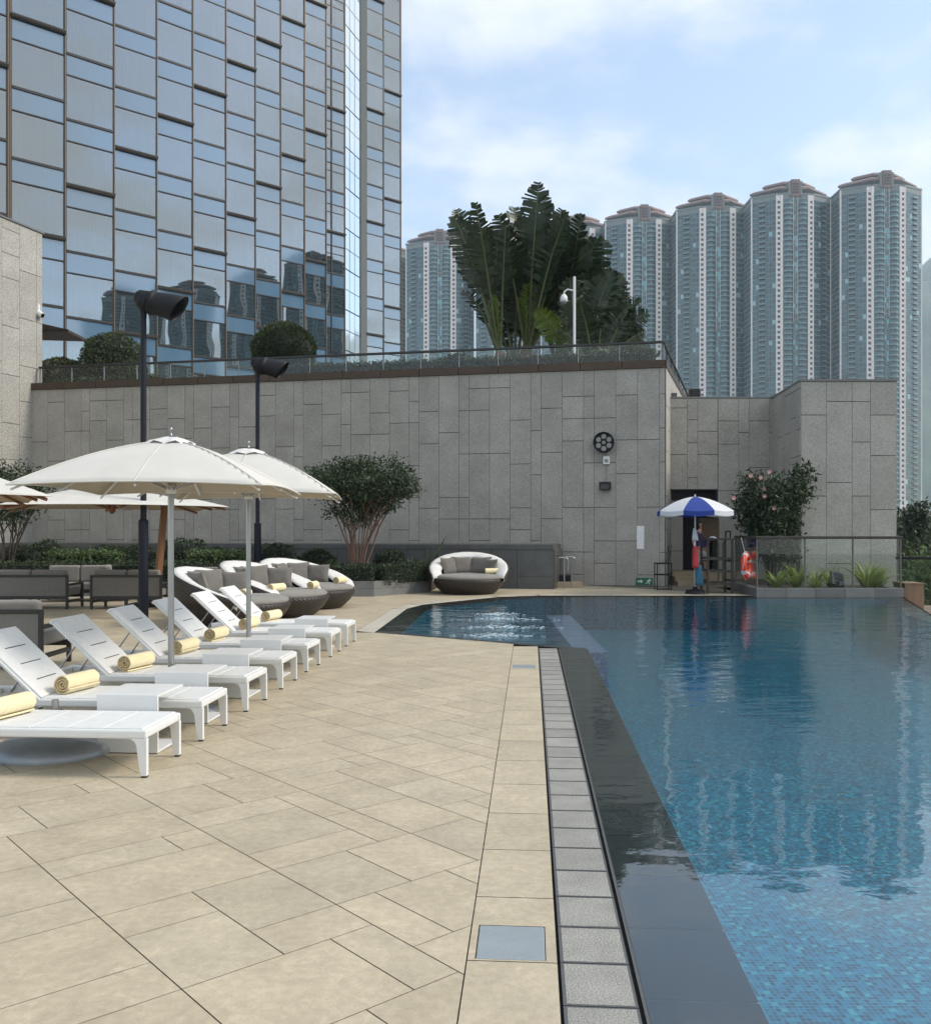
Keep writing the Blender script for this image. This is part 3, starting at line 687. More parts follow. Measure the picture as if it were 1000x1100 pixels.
for (p, sw, kk) in bays:
    fr2 = MB(); n0 = int((HB-ZL)/FH)-1; nt = int((HTOP-ZL)/FH)
    # upright fins
    fr2.box((-.015,-.08,0), (.025,.10,HTOP-HB), 1).box((.025,-.04,0), (.07,.14,HTOP-HB), 0)
    fr2.box((sw-.075,-.06,0), (sw-.03,.14,HTOP-HB), 0).box((sw-.03,-.08,0), (sw+.01,.10,HTOP-HB), 1)
    for nn in range(n0, nt+1):
        z = ZL + nn*FH - HB
        if z < .1 or z > HTOP-HB-.2: continue
        thick = (nn - kk - 2) % 3 == 0
        if thick: fr2.box((.0,-.22,z-.01), (sw,.05,z+.07), 0).box((.0,-.18,z-.055), (sw,.05,z-.01), 1).box((.0,-.13,z-.11), (sw,.05,z-.055), 0)
        else: fr2.box((.07,-.07,z-.06), (sw-.07,.05,z+.06), 0)
        fr2.box((.07,-.045,z-1.10), (sw-.07,.04,z-1.04), 0)
        if kk == 9: fr2.box((.07,-.045,z-1.75), (sw-.07,.04,z-1.69), 0)
    if kk == 9: fr2.box((.62,-.09,0), (.70,.05,HTOP-HB), 0)
    f = fr2.build('facade_frame', ['dark_frame', 'tan_metal'], hotel); f.location = hl(p, HB); f.rotation_euler.z = ANG
    for nn in range(n0, nt+1):
        zb = ZL + nn*FH - 3.3
        if zb < HB-2.9 or zb+3.3 > HTOP: continue
        top_y = HZ - (zb - EYE)/p.y*1000
        vis = -60 < top_y and p.x/p.y*1000+500 > -60 and top_y < 470
        cand.append((vis, p.y, p, sw, kk, zb))
cand.sort(key=lambda c: (not c[0], c[1]))
cr = random.Random(5); rest = [MB(), MB(), MB()]
for i, (vis, _, p, sw, kk, zb) in enumerate(cand):
    jit = R(cr.uniform(-.35, .35))
    if i < 100:
        w_ = inst('window', pane_me[sw], hotel, hl(p, zb), ANG+jit)
        inst('spandrel_panel', span_me[sw], w_, (0,0,0), R(cr.uniform(-.3,.3)))
        inst('curtain', cr.choice(curt_me[sw]), w_, (0,0,0), 0)
    else:
        xf = Matrix.Translation(hl(p, zb)) @ Matrix.Rotation(ANG+jit, 4, 'Z')
        for mb, me in ((rest[0], pane_me[sw]), (rest[1], span_me[sw]), (rest[2], cr.choice(curt_me[sw]))):
            mb.add([xf @ q.co for q in me.vertices], [tuple(pl.vertices) for pl in me.polygons], 0)
            for j, pl in enumerate(me.polygons): mb.mi[len(mb.mi)-len(me.polygons)+j] = pl.material_index
stuff(rest[0].build('window', 'glass_window', hotel)); stuff(rest[1].build('spandrel_panel', 'glass_spandrel', hotel)); stuff(rest[2].build('curtain', ['curtain', 'sheer'], hotel))
# return faces between the teeth, the slot of sheer glass, the body
ret = MB(); ends = [(p + PD*sw) for p, sw, kk in bays]; sts = [p for p, sw, kk in bays]
for i in range(len(bays)-1):
    if bays[i][2] == 9: continue
    a, b = ends[i], sts[i+1]
    ret.add([hl(a,HB), hl(b,HB), hl(b,HTOP), hl(a,HTOP)], [(0,1,2,3)])
ret.build('return_panel', 'bronze', hotel)
n0_, n1_ = ends[14], ends[14] + SD*2.9
sl_ = MB(); sg_ = MB()
zz = HB
while zz < HTOP-1:
    for (t0, t1) in ((.05,.85),(.93,1.85),(1.93,2.85)):
        h = 1.65 if (int(zz) % 2) else 3.3
        a, b = n0_+SD*t0, n0_+SD*t1
        a2 = a + Vector((.954,-.301,0))*cr.uniform(-.012,.012)
        sg_.add([hl(a2,zz+.05), hl(b,zz+.05), hl(b,zz+1.62), hl(a2,zz+1.62)], [(0,1,2,3)])
        sg_.add([hl(a2,zz+1.68), hl(b,zz+1.68), hl(b,zz+3.25), hl(a2,zz+3.25)], [(0,1,2,3)])
    zz += 3.3
sg_.build('slot_glazing', 'slot_glass', hotel)
bk_ = n0_ + Vector((-.954,.301,0))*.06
sl_.add([hl(bk_,HB), hl(bk_+SD*2.9,HB), hl(bk_+SD*2.9,HTOP), hl(bk_,HTOP)], [(0,1,2,3)]); sl_.add([hl(n1_,HB), hl(sts[15],HB), hl(sts[15],HTOP), hl(n1_,HTOP)], [(0,1,2,3)])
sl_.build('slot_frame', 'dark_frame', hotel)
iw = Vector((-.954,.301,0))
A_ = S0 - SD*PITCH*5 + iw*.35; B_ = sts[-1]+PD*2.0 + iw*1.55 + SD*-.2
chain = [tuple((A_)[:2])] + [tuple((S0+SD*PITCH*8 + iw*.35)[:2])] + [tuple((sts[14]+iw*.5)[:2]), tuple((n0_+iw*.5)[:2]), tuple((n1_+iw*.5)[:2]), tuple((sts[16]+iw*.4)[:2]), tuple(B_[:2]), tuple((B_+iw*28)[:2]), tuple((A_+iw*28)[:2])]
body = MB().prism([(x-hotel.location.x, y-hotel.location.y) for x, y in chain], 0, HTOP-HB); body.build('hotel_body', 'interior', hotel)
MB().prism([(x-hotel.location.x+.3, y-hotel.location.y) for x, y in [tuple((A_-iw*1.7)[:2]), tuple((B_-iw*1.2+SD*.2)[:2]), tuple((B_+iw*28)[:2]), tuple((A_+iw*28)[:2])]], HTOP-HB, HTOP-HB+1.2).build('roof', 'bronze', hotel)
ebp = MB(); a = ends[-1]; b = a + iw*24
ebp.add([hl(a,HB), hl(b,HB), hl(b,HTOP), hl(a,HTOP)], [(0,1,2,3)]); ebp.build('end_panel', 'dark_frame', hotel)

# ------------------------------------------------------------------ apartment towers
TH = 190.5; TF = 3.13; NF = int(TH/TF)
def tower_meshes():
    cw = 7.6; sw2 = 3.6; wl = 14.4; wa = R(27)
    hx = cw + sw2; ex_ = hx + wl*math.cos(wa); ey_ = .8 + wl*math.sin(wa)
    half = [(0,0),(cw,0),(cw,.8),(hx,.8),(ex_,ey_),(ex_,ey_+17),(hx,ey_+21)]
    outline = [(-x, y) for x, y in half[1:]][::-1] + half[1:]
    tr = random.Random(17); res = {}
    res['wall'] = (MB().prism(outline, 0, TH), ['tower_wall'])
    gl = MB(); bal = MB(); win = MB(); pil = MB(); rf = MB()
    wing0, wing1 = Vector((hx+.3,.8+.15,0)), Vector((ex_-.5,ey_-.25,0))
    for f in range(NF):
        z = f*TF; refuge = f in (17, 18)
        for sgn in (-1, 1):
            m = lambda x, y: (sgn*x, y)
            # bowed living rooms of the middle bay
            segs = 6; pts = [(1.5+(cw-.5-1.5)*i/segs, -1.35*math.sin(math.pi*i/segs)**.7-.15) for i in range(segs+1)]
            for i in range(segs):
                (xa_, ya_), (xb_, yb_) = pts[i], pts[i+1]; t = tr.choice((.5,.75,.9,1.0,1.15,1.4,.6)) * (.35 if refuge else 1)
                q = [(*m(xa_,ya_), z+.55), (*m(xb_,yb_), z+.55), (*m(xb_,yb_), z+TF-.25), (*m(xa_,ya_), z+TF-.25)]
                gl.add(q, [(0,1,2,3)], 0, (t, t*1.0, t*1.02))
                o = 1.16; oy = lambda y: y*1.0-.45
                bal.add([(*m(xa_,oy(ya_)), z+.05), (*m(xb_,oy(yb_)), z+.05), (*m(xb_,oy(yb_)), z+.95), (*m(xa_,oy(ya_)), z+.95)], [(0,1,2,3)], 1, tr.uniform(.8,1.15))
                bal.add([(*m(xa_,oy(ya_)-.06), z-.42), (*m(xb_,oy(yb_)-.06), z-.42), (*m(xb_,oy(yb_)-.06), z+.08), (*m(xa_,oy(ya_)-.06), z+.08)], [(0,1,2,3)], 2)  # dark strip carries the shade under each balcony as colour
                bal.add([(*m(xa_,oy(ya_)-.06), z+.08), (*m(xb_,oy(yb_)-.06), z+.08), (*m(xb_,.05), z+.08), (*m(xa_,.05), z+.08)], [(0,1,2,3)], 0)
                bal.add([(*m(xa_,oy(ya_)-.06), z-.22), (*m(xb_,oy(yb_)-.06), z-.22), (*m(xb_,.05), z-.22), (*m(xa_,.05), z-.22)], [(0,1,2,3)], 2)
            t = tr.choice((.6,1.0,1.5,4.0)); gl.add([(*m(.15,-.06), z+.3), (*m(1.25,-.06), z+.3), (*m(1.25,-.06), z+TF-.3), (*m(.15,-.06), z+TF-.3)], [(0,1,2,3)], 0, t)
            # kitchen strip with little dark windows
            x0 = cw+.5; win.box((min(sgn*(x0+.9), sgn*(x0+2.3)), .55, z+.8), (max(sgn*(x0+.9), sgn*(x0+2.3)), .86, z+2.25), 0)
            if tr.random() < .6: win.box((min(sgn*(x0+.2), sgn*(x0+.8)), .35, z+.5), (max(sgn*(x0+.2), sgn*(x0+.8)), .8, z+1.0), 1)
            win.box((min(sgn*(x0+.7), sgn*(x0+2.5)), .25, z+2.35), (max(sgn*(x0+.7), sgn*(x0+2.5)), .8, z+2.5), 1)
            # wing windows
            nb = 7; d = (wing1-wing0)/nb; nv = Vector((math.sin(wa), -math.cos(wa), 0))
            for i in range(nb):
                a, b = wing0+d*(i+.06), wing0+d*(i+.94); t = tr.choice((.55,.75,.9,1.0,1.1,1.35,.6,(9,4.5,4.2) if tr.random() < .45 else 1.0))
                if refuge: t = .4
                dep = .12
                if i in (3, 4):
                    dep = .05; t = .45
                    a2, b2 = a+nv*1.15, b+nv*1.15
                    bal.add([(*m(a2.x,a2.y), z+.05), (*m(b2.x,b2.y), z+.05), (*m(b2.x,b2.y), z+1.0), (*m(a2.x,a2.y), z+1.0)], [(0,1,2,3)], 1, tr.uniform(.8,1.2))
                    for dz_, mi_ in ((.05,0),(-.2,2)): bal.add([(*m(a2.x,a2.y), z+dz_), (*m(b2.x,b2.y), z+dz_), (*m(b.x,b.y), z+dz_), (*m(a.x,a.y), z+dz_)], [(0,1,2,3)], mi_)
                    bal.add([(*m(a2.x,a2.y), z-.2), (*m(b2.x,b2.y), z-.2), (*m(b2.x,b2.y), z+.05), (*m(a2.x,a2.y), z+.05)], [(0,1,2,3)], 2)
                a, b = a+nv*dep, b+nv*dep
                gl.add([(*m(a.x,a.y), z+.35), (*m(b.x,b.y), z+.35), (*m(b.x,b.y), z+TF-.28), (*m(a.x,a.y), z+TF-.28)], [(0,1,2,3)], 0, t if hasattr(t, '__len__') else (t, t, t*1.03))
            for i in range(6):
                y0 = ey_+1+i*2.7; t = tr.uniform(.5,1.3)
                gl.add([(sgn*(ex_+.08), y0, z+.4), (sgn*(ex_+.08), y0+2.2, z+.4), (sgn*(ex_+.08), y0+2.2, z+TF-.3), (sgn*(ex_+.08), y0, z+TF-.3)], [(0,1,2,3)], 0, t)
    for sgn in (-1, 1):
        bx = lambda x0, x1, y0, y1, z0, z1, mi=0: pil.box((min(sgn*x0,sgn*x1), y0, z0), (max(sgn*x0,sgn*x1), y1, z1), mi)
        bx(cw-.1, cw+1.25, -.35, .9, 0, TH-.2); bx(hx-.55, hx+.15, .35, 1.0, 0, TH-.2); bx(cw+1.0, hx-.55, .62, .9, 0, TH-.2); bx(ex_-.4, ex_+.25, ey_-.3, ey_+.9, 0, TH+.3); bx(1.22, 1.42, -.5, .1, TH*.60, TH)
    k = len(outline); oc = Vector((0, 10)); grow = lambda q, s_: [((x)*s_, 10+(y-10)*s_) for x, y in q]
    rf.prism(grow(outline, 1.02), TH, TH+1.1, 1); pass
    def tier(q0, q1, z0, z1, mi):
        k = len(q0); rf.add([(x, y, z0) for x, y in q0]+[(x, y, z1) for x, y in q1], [(i,(i+1)%k,(i+1)%k+k,i+k) for i in range(k)]+[tuple(range(k,2*k)), tuple(range(k-1,-1,-1))], mi)
    hull = [(-ex_-.5,ey_+5),(-hx+2,.2),(hx-2,.2),(ex_+.5,ey_+5),(hx-2,ey_+20),(-hx+2,ey_+20)]
    tier(grow(hull,.72), grow(hull,.74), TH+1.1, TH+2.9, 2); tier(grow(hull,.74), grow(hull,.97), TH+2.9, TH+3.7, 1); tier(grow(hull,.97), grow(hull,.96), TH+3.7, TH+4.7, 0); tier(grow(hull,.96), grow(hull,.84), TH+4.7, TH+5.9, 0)
    tier(grow(hull,.48), grow(hull,.49), TH+5.9, TH+7.1, 2); tier(grow(hull,.49), grow(hull,.66), TH+7.1, TH+7.7, 1); tier(grow(hull,.66), grow(hull,.655), TH+7.7, TH+8.6, 0); tier(grow(hull,.655), grow(hull,.58), TH+8.6, TH+9.6, 0)
    lt = MB().box((-2.6,-.9,TH-1), (2.6,5,TH+9.0), 0).box((-4.0,-.6,TH-1), (-2.9,5,TH+8.0), 1).box((2.9,-.6,TH-1), (4.0,5,TH+8.0), 1)
    for i in range(4): lt.box((-1.9,-1.0,TH+.6+i*1.7), (1.9,-.85,TH+1.7+i*1.7), 2)
    pod = MB().box((-27,-4,-4), (27,30,-.5), 0).box((-25,-2,-16), (25,28,-4), 1)
    for i in range(22): pod.box((-24.5+i*2.3,-2.12,-7.5), (-23.1+i*2.3,-1.95,-5.2), 2).box((-24.5+i*2.3,-2.12,-12), (-23.1+i*2.3,-1.95,-9.5), 2)
    return [('glazing', gl, ['glass_tower'], 0), ('balcony', bal, ['tower_white','tower_rail','tower_dark'], 1), ('window', win, ['tower_dark','tower_white'], 1), ('pilaster', pil, ['tower_white'], 0),
            ('wall', res['wall'][0], ['tower_wall'], 0), ('roof', rf, ['tower_roof','tower_wall','tower_dark'], 0), ('lift_tower', lt, ['tower_roof','tower_wall','tower_dark'], 0), ('podium', pod, ['tower_white','concrete','tower_dark'], 0)]
parts = [(nm, mb.mesh(nm, ms), st_) for nm, mb, ms, st_ in tower_meshes()]
tl = ['rightmost and nearest teal apartment tower beside the hillside', 'second teal apartment tower from the right end of the row', 'third teal apartment tower from the right, above the recessed wall',
      'teal apartment tower just right of the palms', 'teal apartment tower half hidden behind the right side of the palms', 'teal apartment tower almost wholly hidden behind the palms',
      'teal apartment tower standing left of the palms', 'sliver of a teal apartment tower beside the hotel corner']
tp = [(246.5,545),(198,559),(157.5,581),(115.6,602),(75,620),(31,637),(-18,651),(-66,672)]
def tower(x, y, label, first=None, rz=0.0):
    t = thing('apartment_tower', label, 'apartment tower', (x, y, 13.0), rz, 'row of teal apartment towers')
    for nm, me, st_ in parts:
        o = inst(nm, me, t)
        if st_: stuff(o)
    return t
for (x, y), lb in zip(tp, tl): tower(x, y, lb)
for i, (x, y, rz) in enumerate([(640,-190,R(-95)),(668,-262,R(-100)),(688,-330,R(-105)),(600,-120,R(-95))]):
    tower(x, y, 'teal apartment tower of the estate seen only as a reflection in the hotel glass', rz=rz)

# ------------------------------------------------------------------ far terrain
gb = MB().add([(-1500,-650,-16),(2550,-650,-16),(2550,3250,-16),(-880,3250,-16)], [(0,1,2,3)]); gb.v[0] = (-880,-650,-16)
struct(gb.build('ground', 'city_ground'))
hr = random.Random(2); hv_ = MB(); nx, ny = 60, 22
for j in range(ny):
    for i in range(nx):
        X = 420 + i*36.0; Y = 1650 + j*66.0; t = min(1, max(0, (X-520)/430)); s_ = t*t*(3-2*t); r_ = math.sin(math.pi*min(1, (j+.5)/(ny*.72)*.5)) if j < ny*.72 else 1-(j/ny-.72)*1.5
        z = -16 + s_*max(0, r_)*(690+55*math.sin(X*.011)+38*math.sin(X*.029+1)+18*math.sin(X*.07+Y*.02)) + hr.uniform(-6,6)*s_
        hv_.v.append((X, Y, z))
for j in range(ny-1):
    for i in range(nx-1): hv_.f.append([j*nx+i, j*nx+i+1, (j+1)*nx+i+1, (j+1)*nx+i]); hv_.mi.append(0); hv_.t.append(1.0); hv_.sm.append(True)
struct(hv_.build('hills', 'hill'))
# ------------------------------------------------------------------ loungers, towels, side tables
def ywrap(prof, y0, y1, mb, mi=0, tint=1.0):
    """extrude an x,z outline from y0 to y1"""
    k = len(prof); mb.add([(x, y0, z) for x, z in prof]+[(x, y1, z) for x, z in prof],
        [(i, i+k, (i+1) % k+k, (i+1) % k) for i in range(k)]+[tuple(range(k)), tuple(range(2*k-1, k-1, -1))], mi, tint); return mb
LW = .60
def make_lounger():
    t = thing('sun_lounger', 'x y z w', 'sun lounger', group='white sun loungers along the deck')
    f = MB()
    for y0, y1 in ((0,.040),(LW-.040,LW)): f.box((-1.93,y0,.236), (-.0,y1,.292))
    f.box((-.050,.040,.240), (0,LW-.045,.292)).box((-1.93,.045,.232), (-1.88,LW-.045,.285)).box((-1.30,.045,.235), (-1.25,LW-.045,.27)).box((-.66,.045,.235), (-.62,LW-.045,.27))
    f.build('frame', 'white_paint', t, bevel=.012)
    arc = [(-.125+.06*math.sin(a), .238-.06+.06*math.cos(a)) for a in [R(q) for q in (0,18,36,54,72,86)]]
    foot = [(0,.238), (-.0,.012), (-.036,.012), (-.050,.07)] + arc[::-1][0:6]
    head = [(-1.93-x, z) for x, z in foot]
    for prof in (foot, head):
        for y0, y1 in ((.0,.036),(LW-.036,LW)):
            lg = ywrap(prof, y0, y1, MB()).build('leg', 'white_paint', t, bevel=.006)
            xc = prof[1][0]; s_ = -1 if xc > -.5 else 1
            MB().box((min(xc, xc+s_*.038)+.002, y0+.002, 0), (max(xc, xc+s_*.038)-.002, y1-.002, .013)).build('foot_cap', 'dark_frame', lg)
    sg = MB(); xs = [-1.27,-1.03,-.79,-.54,-.29,-.03]
    for a, b in zip(xs, xs[1:]): sg.box((a+.003,.018,.282), (b-.003,LW-.018,.300))
    sg.build('seat', 'sling', t, bevel=.004)
    an = R(41); bx = Matrix.Translation((-1.275,0,.292)) @ Matrix.Rotation(an, 4, 'Y')
    bm_ = MB(); ln = .67
    bm_.box((-ln,.012,0), (0,LW-.012,.016), 0, 1, bx)
    for q in (.16,.33,.50): bm_.box((-q-.004,.17,.0162), (-q+.004,LW-.13,.0172), 1, 1, bx)
    bk2 = bm_.build('backrest', ['sling','slot'], t, bevel=.004)
    fm = MB().box((-ln-.005,.0,-.022), (.0,.03,.0), 0, 1, bx).box((-ln-.005,LW-.03,-.022), (0,LW,.0), 0, 1, bx).box((-ln-.03,0,-.03), (-ln-.005,LW,.01), 0, 1, bx)
    fm.build('back_frame', 'white_paint', bk2, bevel=.005)
    for y in (.05, LW-.05):
        p = bx @ Vector((-.40,y,-.02)); MB().tube([p, (p.x-.22,y,.25)], .008, 8).build('stay', 'steel', t)
    mb = MB().box((-1.50,-.006,.205), (-1.38,.0,.232)); mb.build('bracket', 'dark_frame', t)
    return t
L0 = make_lounger()
LPOS = [(-2.06,6.01),(-1.99,7.05),(-1.92,8.20),(-1.84,9.36),(-1.78,10.50),(-1.69,11.75),(-1.63,12.85)]
ordn = ['nearest white sun lounger, only its foot end and seat in frame', 'second white sun lounger from the camera, its backrest cut by the left edge', 'third white sun lounger from the camera, right behind the front umbrella pole base',
        'fourth white sun lounger from the camera, in the middle of the row', 'fifth white sun lounger from the camera, in front of the second umbrella pole', 'second farthest white sun lounger, just behind the second umbrella pole', 'farthest white sun lounger in the row, closest to the spa corner']
for i, (x, y) in enumerate(LPOS):
    o = L0 if i == 0 else copytree(L0); o.location = (x, y, 0); o.rotation_euler.z = -A4+R((0,.6,-.5,.3,-.8,.5,-.3)[i]); o.scale = (1,1,1.06); o['label'] = ordn[i]
def roll_mesh(seed, ln=.37, r=.083, name='towel'):
    rr = random.Random(seed); mb = MB(); n = 66; turns = 3.3; th = .0135
    ro = [(.012 + (r-.012)*(i/n) + rr.uniform(-.0012,.0012), i/n*turns*2*math.pi) for i in range(n+1)]
    y0, y1 = -ln/2, ln/2
    def ring(y, d, q): return [((a-d)*math.cos(t), y + q*(i/n)*.0 + rr.uniform(-.003,.003), (a-d)*math.sin(t)*.96) for i, (a, t) in enumerate(ro)]
    A, B, C, D = ring(y0, 0, 1), ring(y1, 0, 1), ring(y0, th, 1), ring(y1, th, 1); k = n+1
    mb.add(A+B, [(i, i+1, i+1+k, i+k) for i in range(n)], 0, 1, True)
    mb.add(C+D, [(i+1, i, i+k, i+1+k) for i in range(n)], 1, 1, True)
    mb.add(A+C, [(i, i+k, i+1+k, i+1) for i in range(n)], 1); mb.add(B+D, [(i, i+1, i+1+k, i+k) for i in range(n)], 1)
    mb.add([A[-1],B[-1],D[-1],C[-1]], [(0,1,2,3)], 0)
    return mb.mesh(name, ['towel','towel_end_shade'])
tm = [roll_mesh(s) for s in range(3)]
pos2 = ['on the nearest lounger, at the left frame edge','on the second lounger from the camera','on the third lounger, in front of its backrest','on the fourth lounger, behind the front umbrella pole','on the fifth lounger from the camera','on the second farthest lounger, beside the second umbrella pole','on the farthest lounger']
for i, (x, y) in enumerate(LPOS):
    p = Vector((x, y, 0)) + Matrix.Rotation(-A4, 3, 'Z') @ Vector((-1.12+rnd.uniform(-.03,.03), .31, 0))
    o = inst('rolled_towel', tm[i % 3], None, (p.x, p.y, .398)); o.rotation_euler = (0, rnd.uniform(2.3,3.4), -A4+rnd.uniform(-.12,.05)-.12)
    tag(o, 'pale yellow rolled towel ' + pos2[i], 'towel', 'rolled towels on the loungers')
tbm = MB(); W2 = .45
outer = [(0,.0),(0,.416),(.49,.416),(.49,.400),(.018,.400),(.018,.016),(.40,.016),(.40,0)]
k = len(outer); tbm.add([(-W2/2, a, b) for a, b in outer]+[(W2/2, a, b) for a, b in outer], [(i,(i+1)%k,(i+1)%k+k,i+k) for i in range(k)]+[(0,7,6,5),(0,5,4,1),(1,4,3,2),(8,13,14,15),(8,9,12,13),(9,10,11,12)])
tbm.box((-W2/2+.01,.005,-.0), (W2/2-.01,.35,.006), 1)
names = ['between the nearest and second loungers','between the second and third loungers','between the third and fourth loungers','between the fourth and fifth loungers','between the fifth and sixth loungers','between the two farthest loungers']
tmesh = tbm.mesh('side_table', ['white_paint','dark_frame'])
for i in range(6):
    x, y = LPOS[i]; p = Vector((x, y, 0)) + Matrix.Rotation(-A4, 3, 'Z') @ Vector((-.41, LW+.035, .006))
    o = inst('side_table', tmesh, None, p, -A4); b = o.modifiers.new('bevel','BEVEL'); b.width = .012; b.segments = 3; b.limit_method = 'ANGLE'
    tag(o, 'white folded sheet side table ' + names[i], 'side table', 'white side tables beside the loungers')

# ------------------------------------------------------------------ umbrellas
def canopy_mb(half, H, N=28, pw=1.5, sag=.03, rr=None):
    mb = MB(); vs = []
    for j in range(N+1):
        for i in range(N+1):
            x, y = 2*i/N-1, 2*j/N-1; m = max(abs(x), abs(y)); a = min(abs(x), abs(y))/(m+1e-6)
            z = H*(1-m**pw) + sag*math.sin(math.pi*a)*m*(1-m)*1.2 - .028*m*m*a*a
            edge = 1-.012*math.sin(math.pi*(1-a))*m**3 if m > 0 else 1
            vs.append((x*half*edge, y*half*edge, z))
    mb.add(vs, [(j*(N+1)+i, j*(N+1)+i+1, (j+1)*(N+1)+i+1, (j+1)*(N+1)+i) for j in range(N) for i in range(N)], 0, 1, True); return mb
def solid(o, th, canvas_shade=None):
    m = o.modifiers.new('solid', 'SOLIDIFY'); m.thickness = th; m.offset = -1
    if canvas_shade: o.data.materials.append(M[canvas_shade]); m.material_offset = 1
    return o
def market_umbrella(label, loc, rz, half, ze, zt):
    t = thing('market_umbrella', label, 'umbrella', loc, rz, 'cream market umbrellas over the loungers'); H = zt-ze
    c = solid(canopy_mb(half, H).build('canopy', 'canvas', t, loc=(0,0,ze)), .004, 'canvas_shade')
    pg = MB()
    for i in range(8):
        a = i*math.pi/4; q = (1.0 if i % 2 == 0 else math.sqrt(2)); pg.tube([(math.cos(a)*half*q*m*.99, math.sin(a)*half*q*m*.99, H*(1-m**1.5)-(.028*m*m if i % 2 else 0)+.005) for m in [q2/28 for q2 in range(4,29)]], .006, 5)
    for i in range(4):
        a = R(90*i); pts = [Vector((half*.995, half*.995*y, -.028*y*y)) for y in (-1,-.75,-.5,-.25,0,.25,.5,.75,1)]
        pg.tube([Matrix.Rotation(a, 3, 'Z') @ p for p in pts], .007, 5)
    pg.build('piping', 'canvas', c)
    v = MB(); ur = random.Random(int(half*100)); n = 28
    prof = [(.0,.055),(.05,.05),(.11,.034),(.17,.012),(.20,-.008)]
    vs = [(r*math.cos(a)*(1+ (.10*abs(math.sin(2*a)))), r*math.sin(a)*(1+.10*abs(math.sin(2*a))), z+ur.uniform(-.006,.006)-.012*math.cos(8*a)*(r/.20)) for r, z in prof for a in [2*math.pi*i/n for i in range(n)]]
    v.add(vs, [(i*n+j, i*n+(j+1)%n, (i+1)*n+(j+1)%n, (i+1)*n+j) for i in range(len(prof)-1) for j in range(n)], 0, 1, True)
    v.build('vent_cap', 'hood_fabric', c, loc=(0,0,H-.012))
    MB().lathe([(0,.075),(.012,.07),(.016,.05),(.006,.03),(.012,.0),(.03,-.01)], 12).build('finial', 'steel', t, loc=(0,0,zt+.055))
    MB().tube([(0,0,0),(0,0,zt)], .027, 18).build('pole', 'steel', t)
    MB().lathe([(.0,.10),(.04,.10),(.045,.055),(.10,.05),(.30,.035),(.40,.012),(.40,0)], 36).build('base', 'galv', t)
    MB().lathe([(.03,.05),(.05,.045),(.05,-.045),(.03,-.05)], 16).build('hub', 'white_paint', t, loc=(0,0,zt-.06))
    MB().lathe([(.03,.04),(.047,.035),(.047,-.035),(.03,-.04)], 16).build('runner', 'white_paint', t, loc=(0,0,ze-.02))
    for i in range(8):
        a = i*math.pi/4; L = half*(1.0 if i % 2 == 0 else 1.40); d = Vector((math.cos(a), math.sin(a), 0))
        pts = [d*(L*q*.98) + Vector((0,0,ze + H*(1-q**1.5) - .03 - (.035*q*q if i % 2 else 0))) for q in (.03,.25,.5,.75,1.0)]
        rb = MB().tube(pts, .010, 6).build('rib', 'white_paint' if half < 2 else 'teak', t)
        MB().tube([d*.045+Vector((0,0,ze-.02)), pts[2]-Vector((0,0,.012))], .007, 6).build('strut', 'steel', rb)
    return t
market_umbrella('front cream market umbrella on a steel pole, nearest to the camera', (-2.60,8.22,0), R(1.5), .99, 1.985, 2.385)
market_umbrella('rear cream market umbrella on a steel pole, partly behind the front one', (-2.40,10.30,0), R(5), .98, 2.005, 2.465)
t = thing('umbrella_base', 'empty silver umbrella base with short pole stub beneath the nearest lounger', 'umbrella base', (-2.97,6.74,0))
MB().lathe([(.0,.125),(.05,.125),(.15,.118),(.30,.098),(.39,.07),(.425,.035),(.42,0)], 48).build('disc', 'galv', t)
MB().tube([(0,0,.06),(0,0,.375)], .024, 16).build('stub', 'steel', t)
MB().tube([(.02,-.02,.30),(.065,-.02,.30)], .011, 10).build('clamp_knob', 'dark_frame', t)
